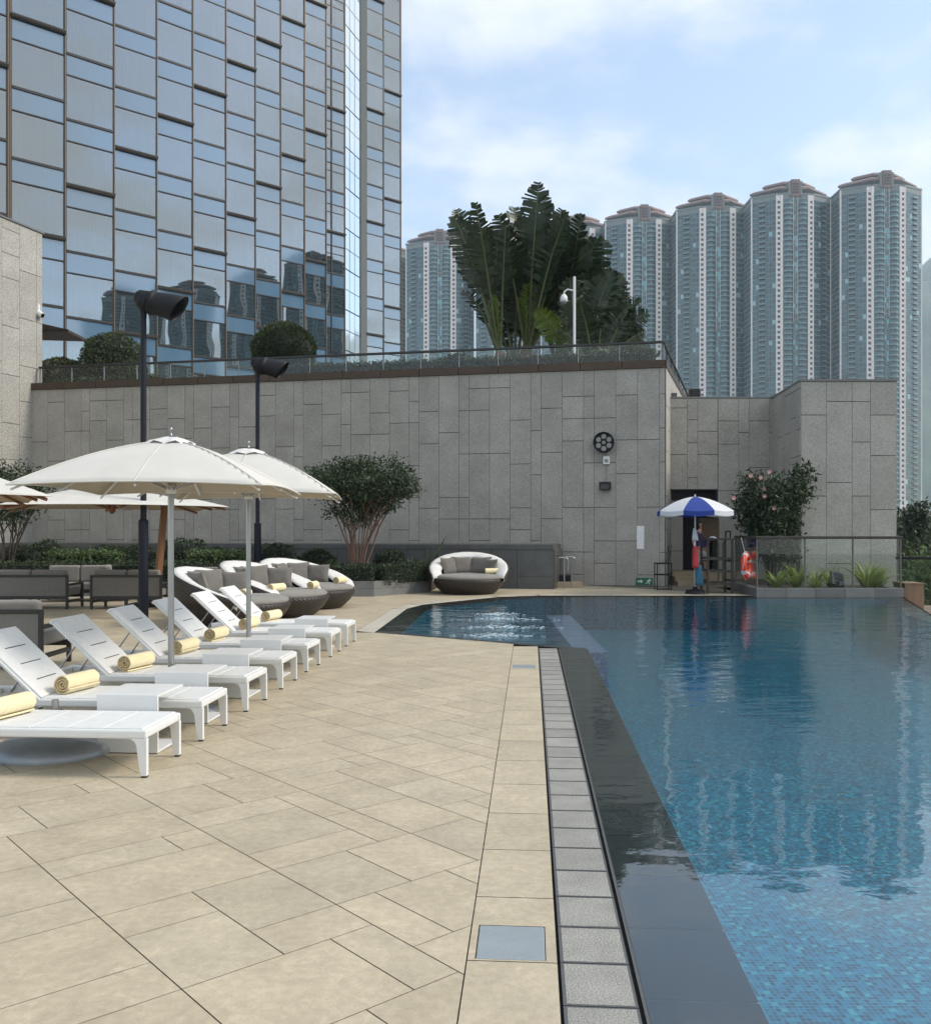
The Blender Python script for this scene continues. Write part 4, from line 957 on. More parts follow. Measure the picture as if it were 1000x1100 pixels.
def cantilever(label, c, half, rz, ze, zt, mast_base, mast_top):
    t = thing('cantilever_umbrella', label, 'umbrella', (mast_base[0], mast_base[1], 0), 0, 'cream umbrellas on wooden frames'); o = Vector(c) - t.location
    H = zt-ze; cn = solid(canopy_mb(half, H, pw=1.2, sag=.05).build('canopy', 'canvas', t, loc=(o.x,o.y,ze)), .005, 'canvas_shade'); cn.rotation_euler.z = rz
    MB().lathe([(.0,.05),(.30,.02),(.46,-.05)], 24).build('vent_cap', 'canvas', cn, loc=(0,0,H))
    MB().lathe([(.03,.16),(.07,.10),(.07,-.10),(.03,-.16)], 12).build('hub', 'teak', t, loc=(o.x,o.y,ze+.02))
    for i in range(8):
        a = rz+i*math.pi/4; L = half*(1.0 if i % 2 == 0 else 1.38); d = Vector((math.cos(a), math.sin(a), 0))
        pts = [o+d*(L*q)+Vector((0,0,ze+H*(1-q**1.2)-.05-(.035*q*q if i % 2 else 0))) for q in (.03,.5,.985)]
        rb = MB().tube(pts, .026, 6).build('rib', 'teak', t)
        MB().tube([o+Vector((0,0,ze-.05)), o+d*(L*.42)+Vector((0,0,ze+H*.60-.04))], .02, 6).build('strut', 'teak', rb)
    mt = Vector(mast_top) - Vector((mast_base[0], mast_base[1], 0))
    MB().tube([(0,0,0), tuple(mt)], [.085,.075], 4, smooth=False).build('mast', 'mast_wood', t)
    MB().tube([tuple(mt*.97), tuple(o+Vector((0,0,zt+.22)))], .05, 6).build('arm', 'teak', t)
    MB().tube([tuple(mt*.62), tuple(mt*.97 + (o-mt)*.12 + Vector((0,0,.05)))], .028, 6).build('brace', 'teak', t)
    MB().tube([tuple(o+Vector((0,0,zt+.24))), tuple(o+Vector((0,0,zt-.05)))], .02, 6).build('hanger', 'teak', t)
    MB().box((-.45,-.45,0), (.45,.45,.07)).build('base_plate', 'dark_frame', t, bevel=.01)
cantilever('cream cantilever umbrella with leaning wooden mast behind the front umbrella', (-6.95,18.3,0), 1.95, R(24), 2.07, 2.50, (-6.62,19.9,0), (-6.28,19.6,2.75))
cantilever('cream wooden framed umbrella whose corner pokes in at the left frame edge', (-8.05,13.4,0), 1.75, R(30), 2.10, 2.72, (-10.6,14.2,0), (-10.3,14.1,3.0))

# ------------------------------------------------------------------ wicker daybeds
def pillow_mb(w, h, d, seed=0, n=9):
    pr = random.Random(seed); mb = MB()
    for sd in (1, -1):
        vs = []
        for j in range(n+1):
            for i in range(n+1):
                x, y = 2*i/n-1, 2*j/n-1
                e = (1-x**4)*(1-y**4); pin = 1-.10*(1-abs(x))*abs(y)**3-.0; pin2 = 1-.10*(1-abs(y))*abs(x)**3
                vs.append((x*w/2*pin2, sd*(d/2*e**.55 + pr.uniform(-.006,.006)*e), y*h/2*pin))
        mb.add(vs, [(j*(n+1)+i, j*(n+1)+i+1, (j+1)*(n+1)+i+1, (j+1)*(n+1)+i)[::sd] for j in range(n) for i in range(n)], 0, 1, True)
    return mb
def daybed(label, loc, rz, seed, rad=.92, towels=((.62,-.28),(-.6,-.3)), tl=None, top=1.02):
    t = thing('daybed', label, 'daybed', loc, rz, 'round wicker daybeds'); dr = random.Random(seed); s = rad/.92
    MB().lathe([(.0,.0),(.62*s,.0),(.68*s,.03),(.82*s,.17),(.90*s,.30),(.92*s,.36),(.89*s,.385),(.70*s,.385)], 56).build('base', 'wicker', t)
    cu = MB(); n = 56; prof = [(.0,.50),(.5,.497),(.76,.485),(.85,.455),(.885,.42),(.87,.385)]
    cu.add([(r*s*math.cos(a), r*s*math.sin(a), z+.006*math.sin(3*a+seed)) for r, z in prof for a in [2*math.pi*i/n for i in range(n)]], [(i*n+j,i*n+(j+1)%n,(i+1)*n+(j+1)%n,(i+1)*n+j) for i in range(5) for j in range(n)], 0, 1, True)
    cu.build('seat_cushion', 'seat_fabric', t)
    A = R(118); K = 44; hgt = lambda ph: .40 + (top-.44)*(math.cos(ph*.70)**1.1 if abs(ph) < A else 0)
    sh = MB(); hd = MB()
    for i in range(K+1):
        ph = -A + 2*A*i/K; d = Vector((math.sin(ph), math.cos(ph), 0)); h = hgt(ph)
        for q in (0,.35,.7,1.0):
            z = .34+(h-.34)*q; sh.v.append(tuple(d*(s*(.91+.07*math.sin(q*math.pi*.55))) + Vector((0,0,z))))
        w_ = dr.uniform(-.006,.006); w2 = .012*math.sin(i*.9+seed)+dr.uniform(-.004,.004); f = .65+.35*math.cos(ph*.7)
        for (r_, dz) in ((.975,-.11*f-.02),(.99,-.045),(.972,.004),(.91,.004),(.83,-.022+w2*.4),(.75,-.065+w2*.7),(.69,-.15*f+w2)):
            hd.v.append(tuple(d*(s*(r_+w_*(.5 if r_ > .97 else 1.2))) + Vector((0,0,h+dz+w_*.7))))
    def strip(mb, m):
        for i in range(K):
            for j in range(m-1): mb.f.append([i*m+j, (i+1)*m+j, (i+1)*m+j+1, i*m+j+1]); mb.mi.append(0); mb.t.append(1.0); mb.sm.append(True)
    strip(sh, 4); strip(hd, 7)
    solid(sh.build('back_shell', 'wicker', t), .04); solid(hd.build('hood', 'hood_fabric', t), .012)
    for i, (x, y, a, tilt, w, h) in enumerate([(-.50,.38,52,-20,.56,.46),(-.16,.60,14,-20,.58,.48),(.30,.56,-22,-22,.58,.48),(.56,.28,-62,-18,.5,.42)]):
        o = pillow_mb(w*s, h*s, .17, seed*5+i).build('pillow', 'cushion', t, loc=(x*s, y*s, .49+h*.42)); o.rotation_euler = (R(tilt), 0, R(a))
    for q, (x, y) in enumerate(towels):
        p = t.matrix_basis @ Vector((x*s, y*s, .565)) if False else Vector(loc) + Matrix.Rotation(rz, 3, 'Z') @ Vector((x*s, y*s, .57))
        o = inst('rolled_towel', tm[q % 3], None, p); o.rotation_euler = (0, 2.5, rz + R(80 if q else 100)); tag(o, tl[q], 'towel', 'rolled towels on the daybeds')
DT = lambda s_: ['pale yellow rolled towel at the near side of the ' + s_, 'pale yellow rolled towel at the far side of the ' + s_]
daybed('round wicker daybed with white hood facing the camera against the slate plinth', (.08,23.75,0), R(0), 3, .93, ((.60,.05),), ['pale yellow rolled towel at the right of the camera facing daybed'], 1.06)
daybed('nearest wicker daybed of three, half hidden behind the lounger backrests', (-3.95,15.95,0), R(78), 4, .95, ((-.42,-.38),), DT('nearest of three daybeds'), 1.0)
daybed('middle wicker daybed of the three with white folded hood and grey pillows', (-3.56,17.6,0), R(72), 5, .98, ((.30,-.55),(-.55,-.30)), DT('middle of three daybeds'), 1.05)
daybed('farthest wicker daybed of the three, beside the grey planter', (-3.25,19.4,0), R(58), 6, .95, ((.42,-.45),), DT('farthest of three daybeds'), 1.04)

# ------------------------------------------------------------------ outdoor sofas
def sofa(label, loc, rz, w=1.55, d=.80, arms=(True, True), cush=True):
    """back along local y = 0, seat towards +y"""
    t = thing('outdoor_sofa', label, 'sofa', loc, rz, 'grey outdoor sofas with black frames')
    f = MB()
    for x in (-w/2, w/2-.05):
        f.box((x,0,.0), (x+.05,.05,.70)).box((x,d-.05,0), (x+.05,d,.52 if arms else .3))
        f.box((x,.05,.13), (x+.05,d-.05,.18))
        f.box((x,.05,.47), (x+.05,d-.05,.52))
    f.box((-w/2+.05,.0,.65), (w/2-.05,.05,.70)).box((-w/2+.05,0,.20), (w/2-.05,.05,.27)).box((-w/2+.05,d-.05,.20), (w/2-.05,d,.27)).box((-.03,.0,.0), (.03,.05,.20))
    f.build('frame', 'dark_frame', t, bevel=.006)
    MB().box((-w/2+.05,.014,.27), (w/2-.05,.036,.65)).build('back_panel', 'sofa_mesh', t)
    MB().box((-w/2+.06,.10,.26), (w/2-.06,d-.01,.42)).build('seat_cushion', 'seat_fabric', t, bevel=.04, seg=4)
    n = 2
    for i in range(n):
        a = -w/2+.06+(w-.12)*i/n; b = a+(w-.12)/n-.015
        o = MB().box((a,.055,.42), (b,.20,.80)).build('back_cushion', 'seat_fabric', t, bevel=.045, seg=4)
    return t
sofa('grey outdoor sofa with its back to us at the left edge, before the hedge', (-8.85,18.9,0), R(0), 1.55)
sofa('grey outdoor sofa with its back to us, left of the front lamp post', (-6.88,18.85,0), R(0), 1.46)
sofa('grey outdoor sofa facing the camera, behind the other sofas', (-8.9,21.6,0), R(188), 1.5)
sofa('grey corner sofa turned sideways between the two back facing sofas', (-8.35,21.4,0), R(-70), 1.2)
sofa('grey outdoor sofa close by at the left edge behind the third lounger', (-5.62,10.6,0), R(0), 1.6)
sofa('grey outdoor sofa turned sideways right behind the front lamp post', (-5.95,20.0,0), R(95), 1.4)
sofa('grey outdoor sofa with its back cushions showing behind the nearest daybed', (-5.35,20.6,0), R(186), 1.0)

# ------------------------------------------------------------------ lamp posts with floodlights
def lamp_post(label, loc, ztop, yaw=0):
    t = thing('lamp_post', label, 'lamp post', loc, yaw, 'black lamp posts with hooded floodlights')
    MB().tube([(0,0,0),(0,0,1.78)], .088, 20).build('sleeve', 'navy_metal', t)
    MB().tube([(0,0,1.76),(0,0,ztop-.55)], .054, 16).build('pole', 'navy_metal', t)
    MB().lathe([(.054,.0),(.088,-.03),(.088,-.05)], 20).build('collar', 'navy_metal', t, loc=(0,0,1.81))
    MB().tube([(0,0,ztop-.62),(0,0,ztop-.30)], [.05,.07], 14).build('neck', 'black_metal', t)
    hx = Matrix.Translation((.10,0,ztop-.24)) @ Matrix.Rotation(R(13), 4, 'Y')
    def along(prof, cutk=0.0, n=28, mi=0):
        mb = MB(); vs = []
        for r, x in prof:
            for j in range(n):
                a = 2*math.pi*j/n; z = r*math.cos(a); xx = x*.92 + (cutk*z if x > .5 else 0)
                vs.append(hx @ Vector((xx, r*.98*math.sin(a), z*.98)))
        mb.add(vs, [(i*n+j,i*n+(j+1)%n,(i+1)*n+(j+1)%n,(i+1)*n+j) for i in range(len(prof)-1) for j in range(n)], mi, 1, True); return mb
    hd_ = solid(along([(.0,-.22),(.10,-.215),(.165,-.17),(.185,-.08),(.19,.02),(.21,.03),(.225,.05),(.225,.10),(.205,.11),(.21,.2),(.225,.38),(.24,.55),(.245,.62)], .42).build('lamp_hood', 'black_metal', t), .008)
    along([(.0,.16),(.195,.16)]).build('lens', 'lens_dark', hd_)
    yk = MB().tube([hx @ Vector((-.0,-.20,0)), hx @ Vector((-.02,-.22,-.2)), (0,-.05,ztop-.36)], .018, 8).tube([hx @ Vector((-.0,.20,0)), hx @ Vector((-.02,.22,-.2)), (0,.05,ztop-.36)], .018, 8)
    yk.build('yoke', 'black_metal', t)
    MB().ball(tuple(hx @ Vector((-.14,0,.03))), .15, 14, sc=(1,1,1.05)).build('rear_housing', 'black_metal', hd_)
lamp_post('tall black lamp post with hooded floodlight, the nearer one at left', (-5.88,17.0,0), 6.02)
lamp_post('tall black lamp post with hooded floodlight, the farther one at right', (-5.38,24.1,0), 6.12)

# ------------------------------------------------------------------ fittings on the granite wall
WN = Vector((dd.y, -dd.x, 0)).normalized()
def onwall(x, y, off=.03):
    k = (x-500)/1000.0; tt = (Lc.x - k*Lc.y)/(k*dd.y - dd.x); p = Lc + dd*tt
    return Vector((p.x, p.y, EYE + (HZ-y)/1000*p.y)) + WN*off
WA = math.atan2(dd.y, dd.x)
def disc(mb, c, r, y0, y1, n=24, mi=0):
    vs = [(c[0]+r*math.cos(2*math.pi*i/n), y, c[1]+r*math.sin(2*math.pi*i/n)) for y in (y0, y1) for i in range(n)]
    mb.add(vs, [(i,(i+1)%n,(i+1)%n+n,i+n) for i in range(n)]+[tuple(range(n)), tuple(range(2*n-1,n-1,-1))], mi); return mb
t = thing('wall_floodlight', 'round black multi lens floodlight mounted high on the granite wall', 'floodlight', onwall(649,476,0), WA)
disc(MB(), (0,0), .13, -.02, -.12).build('bracket', 'black_metal', t)
hb_ = solid(MB().add([(r*math.cos(2*math.pi*i/32), y, r*math.sin(2*math.pi*i/32)) for r, y in ((.10,-.10),(.27,-.14),(.30,-.20),(.30,-.32)) for i in range(32)], [(a*32+i,a*32+(i+1)%32,(a+1)*32+(i+1)%32,(a+1)*32+i) for a in range(3) for i in range(32)], 0, 1, True).build('housing', 'black_metal', t), .012)
disc(MB(), (0,0), .285, -.20, -.21, 32).build('reflector_plate', 'black_metal', hb_)
for i in range(7):
    c = (0,0) if i == 6 else (.175*math.cos(R(30+60*i)), .175*math.sin(R(30+60*i)))
    disc(MB(), c, .072 if i < 6 else .05, -.21, -.228).build('lens', 'lens_grey', t)
t = thing('junction_box', 'small white junction box below the round floodlight', 'junction box', onwall(651.5,494.5,0), WA)
MB().box((-.095,-.10,-.12), (.095,-.02,.12)).build('case', 'white_plastic', t, bevel=.012)
MB().box((-.055,-.104,-.07), (.055,-.10,.03)).build('cover', 'lens_grey', t)
MB().tube([(0,-.04,.12),(0,-.04,.24)], .012, 8).tube([(0,-.04,-.12),(0,-.04,-.62)], .010, 8).build('conduit', 'galv', t)
t = thing('wall_speaker', 'small black loudspeaker on the granite wall under the junction box', 'speaker', onwall(650,522,0), WA)
MB().add([(-.17,-.02,-.10),(.17,-.02,-.10),(.17,-.02,.12),(-.17,-.02,.12),(-.15,-.22,-.13),(.15,-.22,-.13),(.13,-.20,.06),(-.13,-.20,.06)], [(0,1,5,4),(1,2,6,5),(2,3,7,6),(3,0,4,7),(4,5,6,7)]).build('case', 'black_metal', t, bevel=.015)
MB().box((-.12,-.226,-.10), (.12,-.218,.03)).build('grille', 'lens_dark', t)
t = thing('wall_panel_sign', 'narrow white panel fixed upright on the granite wall', 'panel', onwall(688,577.5,0), WA)
MB().box((-.105,-.045,-.335), (.105,-.02,.335)).build('board', 'white_plastic', t, bevel=.006)
# running-man exit sign at the foot of the wall
t = thing('exit_sign', 'green exit sign with white arrow and running man low on the wall', 'sign', onwall(692,624.5,0), WA)
MB().box((-.24,-.05,-.10), (.24,-.02,.10)).build('board', 'sign_green', t, bevel=.004)
gy = -.0525
ar = MB().add([(x, gy, z) for x, z in ((-.19,.018),(-.10,.018),(-.10,.058),(-.035,0),(-.10,-.058),(-.10,-.018),(-.19,-.018))], [(0,1,5,6),(1,2,3,4,5)]); ar.build('arrow', 'white_plastic', t)
mn = MB(); disc(mn, (.155,.060), .018, gy, gy-.001, 12)
for a, b, w_ in (((.140,.038),(.112,-.012),.018),((.112,-.012),(.150,-.035),.013),((.150,-.035),(.140,-.078),.011),((.112,-.012),(.085,-.050),.013),((.085,-.050),(.045,-.052),.011),((.140,.032),(.178,.012),.009),((.178,.012),(.200,.030),.008),((.136,.032),(.095,.030),.009),((.095,.030),(.078,.000),.008)):
    a, b = Vector((a[0],0,a[1])), Vector((b[0],0,b[1])); e = (b-a).normalized(); q = Vector((-e.z,0,e.x))*w_; g = Vector((0,gy,0)); a -= e*w_*.6; b += e*w_*.6
    mn.add([a+q+g, b+q+g, b-q+g, a-q+g], [(0,1,2,3)])
mn.build('running_man', 'white_plastic', t)
# handrail at the end of the plinth
t = thing('handrail', 'pair of bent stainless handrails beside the end of the slate plinth', 'handrail', (2.62,25.55,0))
for x, y in ((.0,.0),(.26,.55)):
    pts = [(x-.05,y,.86),(x+.10,y,.86)] + [(x+.10+.10*math.sin(R(a)), y, .76+.10*math.cos(R(a))) for a in (20,45,70,90)] + [(x+.20,y,.60),(x+.19,y,.5)]
    MB().tube(pts, .022, 10).build('rail', 'steel', t); MB().tube([(x+.09,y,0),(x+.09,y,.85)], .02, 10).build('post', 'steel', t)
t = thing('step_block', 'low beige stone step at the foot of the handrails', 'step', (2.95,26.6,0))
MB().box((-.42,-.5,0), (.35,.42,.14)).build('tread', 'step_stone', t, bevel=.01); MB().box((-.30,.0,.14), (.10,.3,.32)).build('light_box', 'black_metal', t, bevel=.01)
# vent box and lamp on the recess roof, awning and camera
t = thing('vent_box', 'black louvred vent box on the roof of the recessed wall', 'vent', (7.0,28.45,RT-.02))
MB().box((-.15,-.14,0), (.15,.14,.36)).build('case', 'black_metal', t, bevel=.01)
for i in range(5): MB().box((-.13,-.155,.04+i*.062), (.13,-.14,.08+i*.062)).build('louvre', 'dark_frame', t)
t = thing('roof_lamp', 'small dark lamp box at the corner of the recessed roof', 'lamp', (6.28,28.3,RT+.0))
MB().box((-.13,-.10,.05), (.13,.10,.20)).build('case', 'slate', t, bevel=.01); MB().box((-.03,-.03,0), (.03,.03,.05)).build('foot', 'black_metal', t)
t = thing('awning', 'small dark wedge shaped awning on the hotel behind the granite wing', 'awning', (-16.3,36.2,9.3))
MB().add([(-1.6,1.2,.62),(-1.6,-.6,.62),(1.1,-.6,0),(1.1,1.2,.0),(-1.6,1.2,-.02),(-1.6,-.6,-.02),(1.1,-.6,-.10),(1.1,1.2,-.10)], [(0,1,2,3),(4,7,6,5),(1,5,6,2),(3,7,4,0),(2,6,7,3),(0,4,5,1)]).build('canopy', 'bronze', t)
MB().box((-1.6,-.64,-.10), (1.12,-.6,.0)).build('fascia', 'dark_frame', t)
t = thing('security_camera', 'white security camera on a bracket at the edge of the granite wing', 'camera', px(39,335,31.3))
MB().box((-.12,-.10,.02), (.12,.10,.26)).build('bracket', 'white_plastic', t, bevel=.02); MB().tube([(.05,-.02,-.02),(.26,-.10,-.14)], .10, 14).build('body', 'white_plastic', t); MB().tube([(.26,-.10,-.14),(.275,-.105,-.148)], .07, 12).build('lens', 'lens_dark', t)
t = thing('camera_pole', 'white pole with dome security camera in front of the palms', 'camera pole', (3.33,28.5,TOP+.05))
MB().tube([(0,0,0),(0,0,3.05)], .042, 14).build('pole', 'white_plastic', t); MB().tube([(0,0,2.62),(-.2,0,2.66),(-.30,0,2.60),(-.32,0,2.50)], .028, 8).build('arm', 'white_plastic', t)
cm = MB().lathe([(.0,.22),(.06,.20),(.11,.12),(.12,.0),(.10,-.02)], 16).build('camera_housing', 'white_plastic', t, loc=(-.32,0,2.30)); MB().ball((0,0,-.02), .095, 14).build('dome', 'lens_grey', cm)

# ------------------------------------------------------------------ the lifeguard corner
UB = (5.82,23.6,0)
t = thing('beach_umbrella', 'blue and white striped lifeguard umbrella by the dark doorway', 'umbrella', UB)
zr, zt_, rr_ = 2.10, 2.46, .97; al = MB(); K2 = 6
for pnl in range(8):
    for i in range(K2):
        a0, a1 = [R(-90-8-22.5+45*pnl+45*(i+q)/K2) for q in (0,1)]
        mid = lambda i_: math.sin(math.pi*i_/K2)
        for j in range(8):
            f0, f1 = j/8, (j+1)/8
            def pt(f, a, i_): r_ = rr_*f*(1-.03*mid(i_)*f); return (r_*math.cos(a), r_*math.sin(a), zr+(zt_-zr)*(1-f**1.7)-.03*mid(i_)*f)
            al.add([pt(f0,a0,i), pt(f1,a0,i), pt(f1,a1,i+1), pt(f0,a1,i+1)], [(0,1,2,3)], pnl % 2, 1, True)
        b0, b1 = [rr_*(1-.03*mid(q)) for q in (i, i+1)]
        al.add([(b0*math.cos(a0), b0*math.sin(a0), zr-.03*mid(i)), (b1*math.cos(a1), b1*math.sin(a1), zr-.03*mid(i+1)), (b1*math.cos(a1), b1*math.sin(a1), zr-.10-.03*mid(i+1)-.02), (b0*math.cos(a0), b0*math.sin(a0), zr-.10-.03*mid(i)-.02)], [(0,1,2,3)], pnl % 2)
cn = al.build('canopy', ['blue_cloth','white_cloth'], t)
MB().tube([(0,0,0),(0,0,zt_+.06)], .018, 10).build('pole', 'white_plastic', t)
MB().lathe([(.0,.18),(.05,.18),(.06,.12),(.22,.10),(.26,.0)], 20).build('base', 'black_metal', t)
for i in range(8):
    a = R(-90-8-22.5+45*i); d = Vector((math.cos(a), math.sin(a), 0)); MB().tube([d*(rr_*q)+Vector((0,0,zr+(zt_-zr)*(1-q**1.7)-.015)) for q in (.03,.4,.75,1)], .007, 5).build('rib', 'white_plastic', t)
# things hanging from its pole
ht = MB(); hr2 = random.Random(4)
def hang(w0, w1, z0, z1, d, n=8):
    mb = MB(); m = 7; vs = []
    for j in range(m+1):
        w = w0+(w1-w0)*j/m; z = z1+(z0-z1)*j/m
        for i in range(2*n):
            a = 2*math.pi*i/(2*n); q = 1+.22*math.sin(3*a+j*.3)
            vs.append((w/2*math.cos(a)*q, d/2*math.sin(a)*q, z+.012*math.sin(2*a)))
    k = 2*n; mb.add(vs, [(j*k+i, j*k+(i+1)%k, (j+1)*k+(i+1)%k, (j+1)*k+i) for j in range(m) for i in range(k)]+[tuple(range(k-1,-1,-1)), tuple(range(m*k,m*k+k))], 0, 1, True); return mb
o = hang(.10,.17,.66,1.20,.10).build('rescue_tube', 'red_vinyl', None, loc=(UB[0]-.03,UB[1]-.10,0)); o2 = MB().tube([(0,.05,1.18),(0,.08,1.36)], .008, 6).build('strap', 'white_plastic', o)
tag(o, 'red rescue tube hanging from the pole of the striped umbrella', 'rescue tube')
tag(hang(.15,.22,.22,.72,.09).build('hanging_towel', 'teal_towel', None, loc=(UB[0]+.07,UB[1]-.07,0)), 'blue towel hanging low on the pole of the striped umbrella', 'towel')
tag(hang(.06,.16,1.36,1.66,.11).build('hanging_cloth', 'white_cloth', None, loc=(UB[0]-.02,UB[1]-.04,0)), 'white cloth bundle tied to the pole under the striped umbrella', 'cloth')
# lifeguard chair
t = thing('lifeguard_chair', 'tall weathered timber lifeguard chair beside the striped umbrella', 'lifeguard chair', (6.44,23.9,0))
for x in (-.33,.29):
    for y in (-.35,.31): MB().box((x,y,0), (x+.055,y+.055,1.36)).build('leg', 'chair_wood', t, bevel=.006)
rg = MB()
for z in (.22,.54,.86): MB().box((-.275,-.343,z), (.29,-.30,z+.06)).build('rung', 'chair_wood', t); MB().box((-.275,.32,z), (.29,.36,z+.06)).build('rung', 'chair_wood', t)
for x in (-.325,.295):
    for z in (.30,.80): MB().box((x,-.295,z), (x+.04,.31,z+.055)).build('side_rail', 'chair_wood', t)
MB().box((-.06,-.34,.28), (-.02,-.31,1.30)).box((.06,-.34,.28), (.10,-.31,1.30)).build('ladder_rail', 'chair_wood', t)
MB().box((-.36,-.38,1.36), (.37,.37,1.41)).build('seat', 'chair_wood', t, bevel=.006)
MB().box((-.30,.28,1.42), (.15,.32,1.93)).build('backrest', 'board', t, bevel=.006)
MB().tube([(.30,-.2,1.41),(.30,-.2,1.58),(.30,.22,1.58),(.30,.22,1.41)], .02, 8).build('armrest', 'black_metal', t)
o = hang(.10,.2,1.415,1.45,.14).build('folded_papers', 'white_cloth', None, loc=(6.26,23.62,0)); tag(o, 'crumpled white papers on the seat of the lifeguard chair', 'papers')
# black tall chair
t = thing('folding_chair', 'tall black metal folding chair beside the dark doorway', 'chair', (5.33,25.1,0))
for x in (-.20,.18):
    for y in (-.18,.16): MB().tube([(x,y,0),(x,y,.72)], .014, 8).build('leg', 'black_metal', t)
MB().box((-.215,-.2,.70), (.20,.19,.735)).build('seat', 'black_metal', t, bevel=.01)
MB().box((-.215,-.195,.40), (.20,-.17,.43)).box((-.215,.15,.40), (.20,.175,.43)).box((-.2,-.19,.02), (.19,-.17,.045)).build('stretcher', 'black_metal', t)
MB().tube([(.10,.15,.72),(.20,.20,1.20)], .012, 6).tube([(.10,-.15,.72),(.20,-.1,1.20)], .012, 6).build('back_post', 'black_metal', t); MB().box((.11,-.10,.80), (.125,.16,1.0)).build('backrest', 'slate', t)

# the attendant in the doorway
def skinned(name, verts, edges, radii, mtl, parent=None, sub=2, root=0):
    me = bpy.data.meshes.new(name); me.from_pydata(verts, edges, []); o = bpy.data.objects.new(name, me); COL.objects.link(o)
    if parent is not None: o.parent = parent
    m = o.modifiers.new('skin', 'SKIN'); m.use_smooth_shade = True
    for i, r in enumerate(radii): me.skin_vertices[0].data[i].radius = (r, r) if not hasattr(r, '__len__') else r
    me.skin_vertices[0].data[root].use_root = True
    s_ = o.modifiers.new('sub', 'SUBSURF'); s_.levels = sub; s_.render_levels = sub
    dg = bpy.context.evaluated_depsgraph_get(); ev = o.evaluated_get(dg); nm = bpy.data.meshes.new_from_object(ev)
    o.modifiers.clear(); o.data = nm; nm.materials.clear(); nm.materials.append(M[mtl]); return o
pt_ = thing('person', 'person standing in the dark doorway behind the umbrella pole, in a dark blue top', 'person', (6.78,26.75,.125), R(15))
V = [(0,0,.92),(0,.0,1.10),(0,.01,1.30),(0,.0,1.45),(0,-.01,1.53),(0,-.03,1.63),(0,-.03,1.72),
     (-.09,0,.86),(-.10,-.01,.48),(-.105,.02,.07),(-.11,-.13,.03),(.09,0,.86),(.11,-.03,.48),(.115,.02,.07),(.125,-.13,.03),
     (-.18,0,1.41),(-.25,.02,1.14),(-.22,-.12,.92),(-.205,-.17,.84),(.18,0,1.41),(.26,.03,1.15),(.17,-.20,1.20),(.10,-.27,1.26)]
E = [(0,1),(1,2),(2,3),(3,4),(4,5),(5,6),(0,7),(7,8),(8,9),(9,10),(0,11),(11,12),(12,13),(13,14),(3,15),(15,16),(16,17),(17,18),(3,19),(19,20),(20,21),(21,22)]
rad_ = [(.15,.11),(.135,.10),(.155,.11),(.12,.09),.052,(.082,.095),(.07,.085),.085,.058,.038,.035,.085,.058,.038,.035,.056,.042,.033,.028,.056,.042,.033,.028]
body_ = skinned('body', V, E, rad_, 'skin', pt_)
for sx_, base, dirv in ((-1, Vector((-.20,-.18,.82)), Vector((.05,-.25,-1))), (1, Vector((.09,-.28,1.265)), Vector((-.6,-.7,.3)))):
    for q in range(5):
        off = Vector(((q-2)*.016, 0, 0)); L = (.05,.075,.082,.076,.06)[q]; d = dirv.normalized()
        skinned('finger', [tuple(base+off*.8), tuple(base+off+d*L*.5), tuple(base+off+d*L+Vector((0,-.012,0)))], [(0,1),(1,2)], [.010,.009,.007], 'skin', body_, 1)
skinned('shirt', [(0,0,.93),(0,0,1.10),(0,.01,1.30),(0,0,1.46),(-.185,0,1.42),(-.235,.015,1.22),(.185,0,1.42),(.245,.02,1.23)], [(0,1),(1,2),(2,3),(3,4),(4,5),(3,6),(6,7)], [(.168,.125),(.155,.118),(.172,.125),(.13,.10),.075,.062,.075,.062], 'navy_cloth', body_)
skinned('shorts', [(0,0,.95),(0,0,.88),(-.095,0,.80),(-.105,-.01,.52),(.095,0,.80),(.115,-.02,.52)], [(0,1),(1,2),(2,3),(1,4),(4,5)], [(.165,.125),(.16,.125),.105,.085,.105,.085], 'shorts', body_)
MB().ball((0,-.01,1.70), .098, 18, sc=(.92,1.08,.95), lump=.03, seed=2).build('hair', 'hair', body_, loc=(0,.022,.035))
fc = MB()
for x in (-.03,.03): fc.ball((x,-.122,1.665), .011, 8)
fc.build('eyes', 'hair', body_); MB().add([(-.012,-.118,1.655),(.012,-.118,1.655),(.016,-.125,1.62),(0,-.148,1.622),(-.016,-.125,1.62),(0,-.13,1.66)], [(5,3,2,1),(0,4,3,5),(2,3,4)], 0, 1, True).build('nose', 'skin', body_); MB().box((-.022,-.124,1.588), (.022,-.112,1.596)).build('mouth', 'red_vinyl', body_)
for x in (-.083,.083): MB().ball((x,-.02,1.65), .028, 10, sc=(.4,.7,1.1)).build('ear', 'skin', body_)

# ------------------------------------------------------------------ planter, balustrade and lifebuoy at the right
PC = [Vector(q+(0,)) for q in ((7.06,22.60),(10.66,22.60),(10.80,24.7),(8.9,24.72),(9.15,27.6),(7.75,27.6),(7.30,25.4))]
pl = thing('planter', 'dark stone planter at the right end of the pool', 'planter', (8.8,23.6,0))
kb = MB()
for i in range(5): kb.box((7.06+.72*i+.003,22.60,-.30), (7.06+.72*(i+1)-.003,22.80,.20), 0, rnd.uniform(.85,1.15))
q0, q1 = PC[0], PC[6]
dq = (q1-q0).normalized(); nq = Vector((-dq.y, dq.x, 0))
for i in range(4):
    a, b = q0.lerp(q1, (i+.072*(i == 0))/4), q0.lerp(q1, (i+1)/4-.002); kb.prism([a[:2], b[:2], (b-nq*.16)[:2], (a-nq*.16)[:2]], -.1, .197, 0, rnd.uniform(.85,1.15))
kb.box((10.50,22.80,-.30), (10.66,24.7,.196), 0)
local(kb, pl).build('kerb', 'planter_stone', pl, bevel=.006)
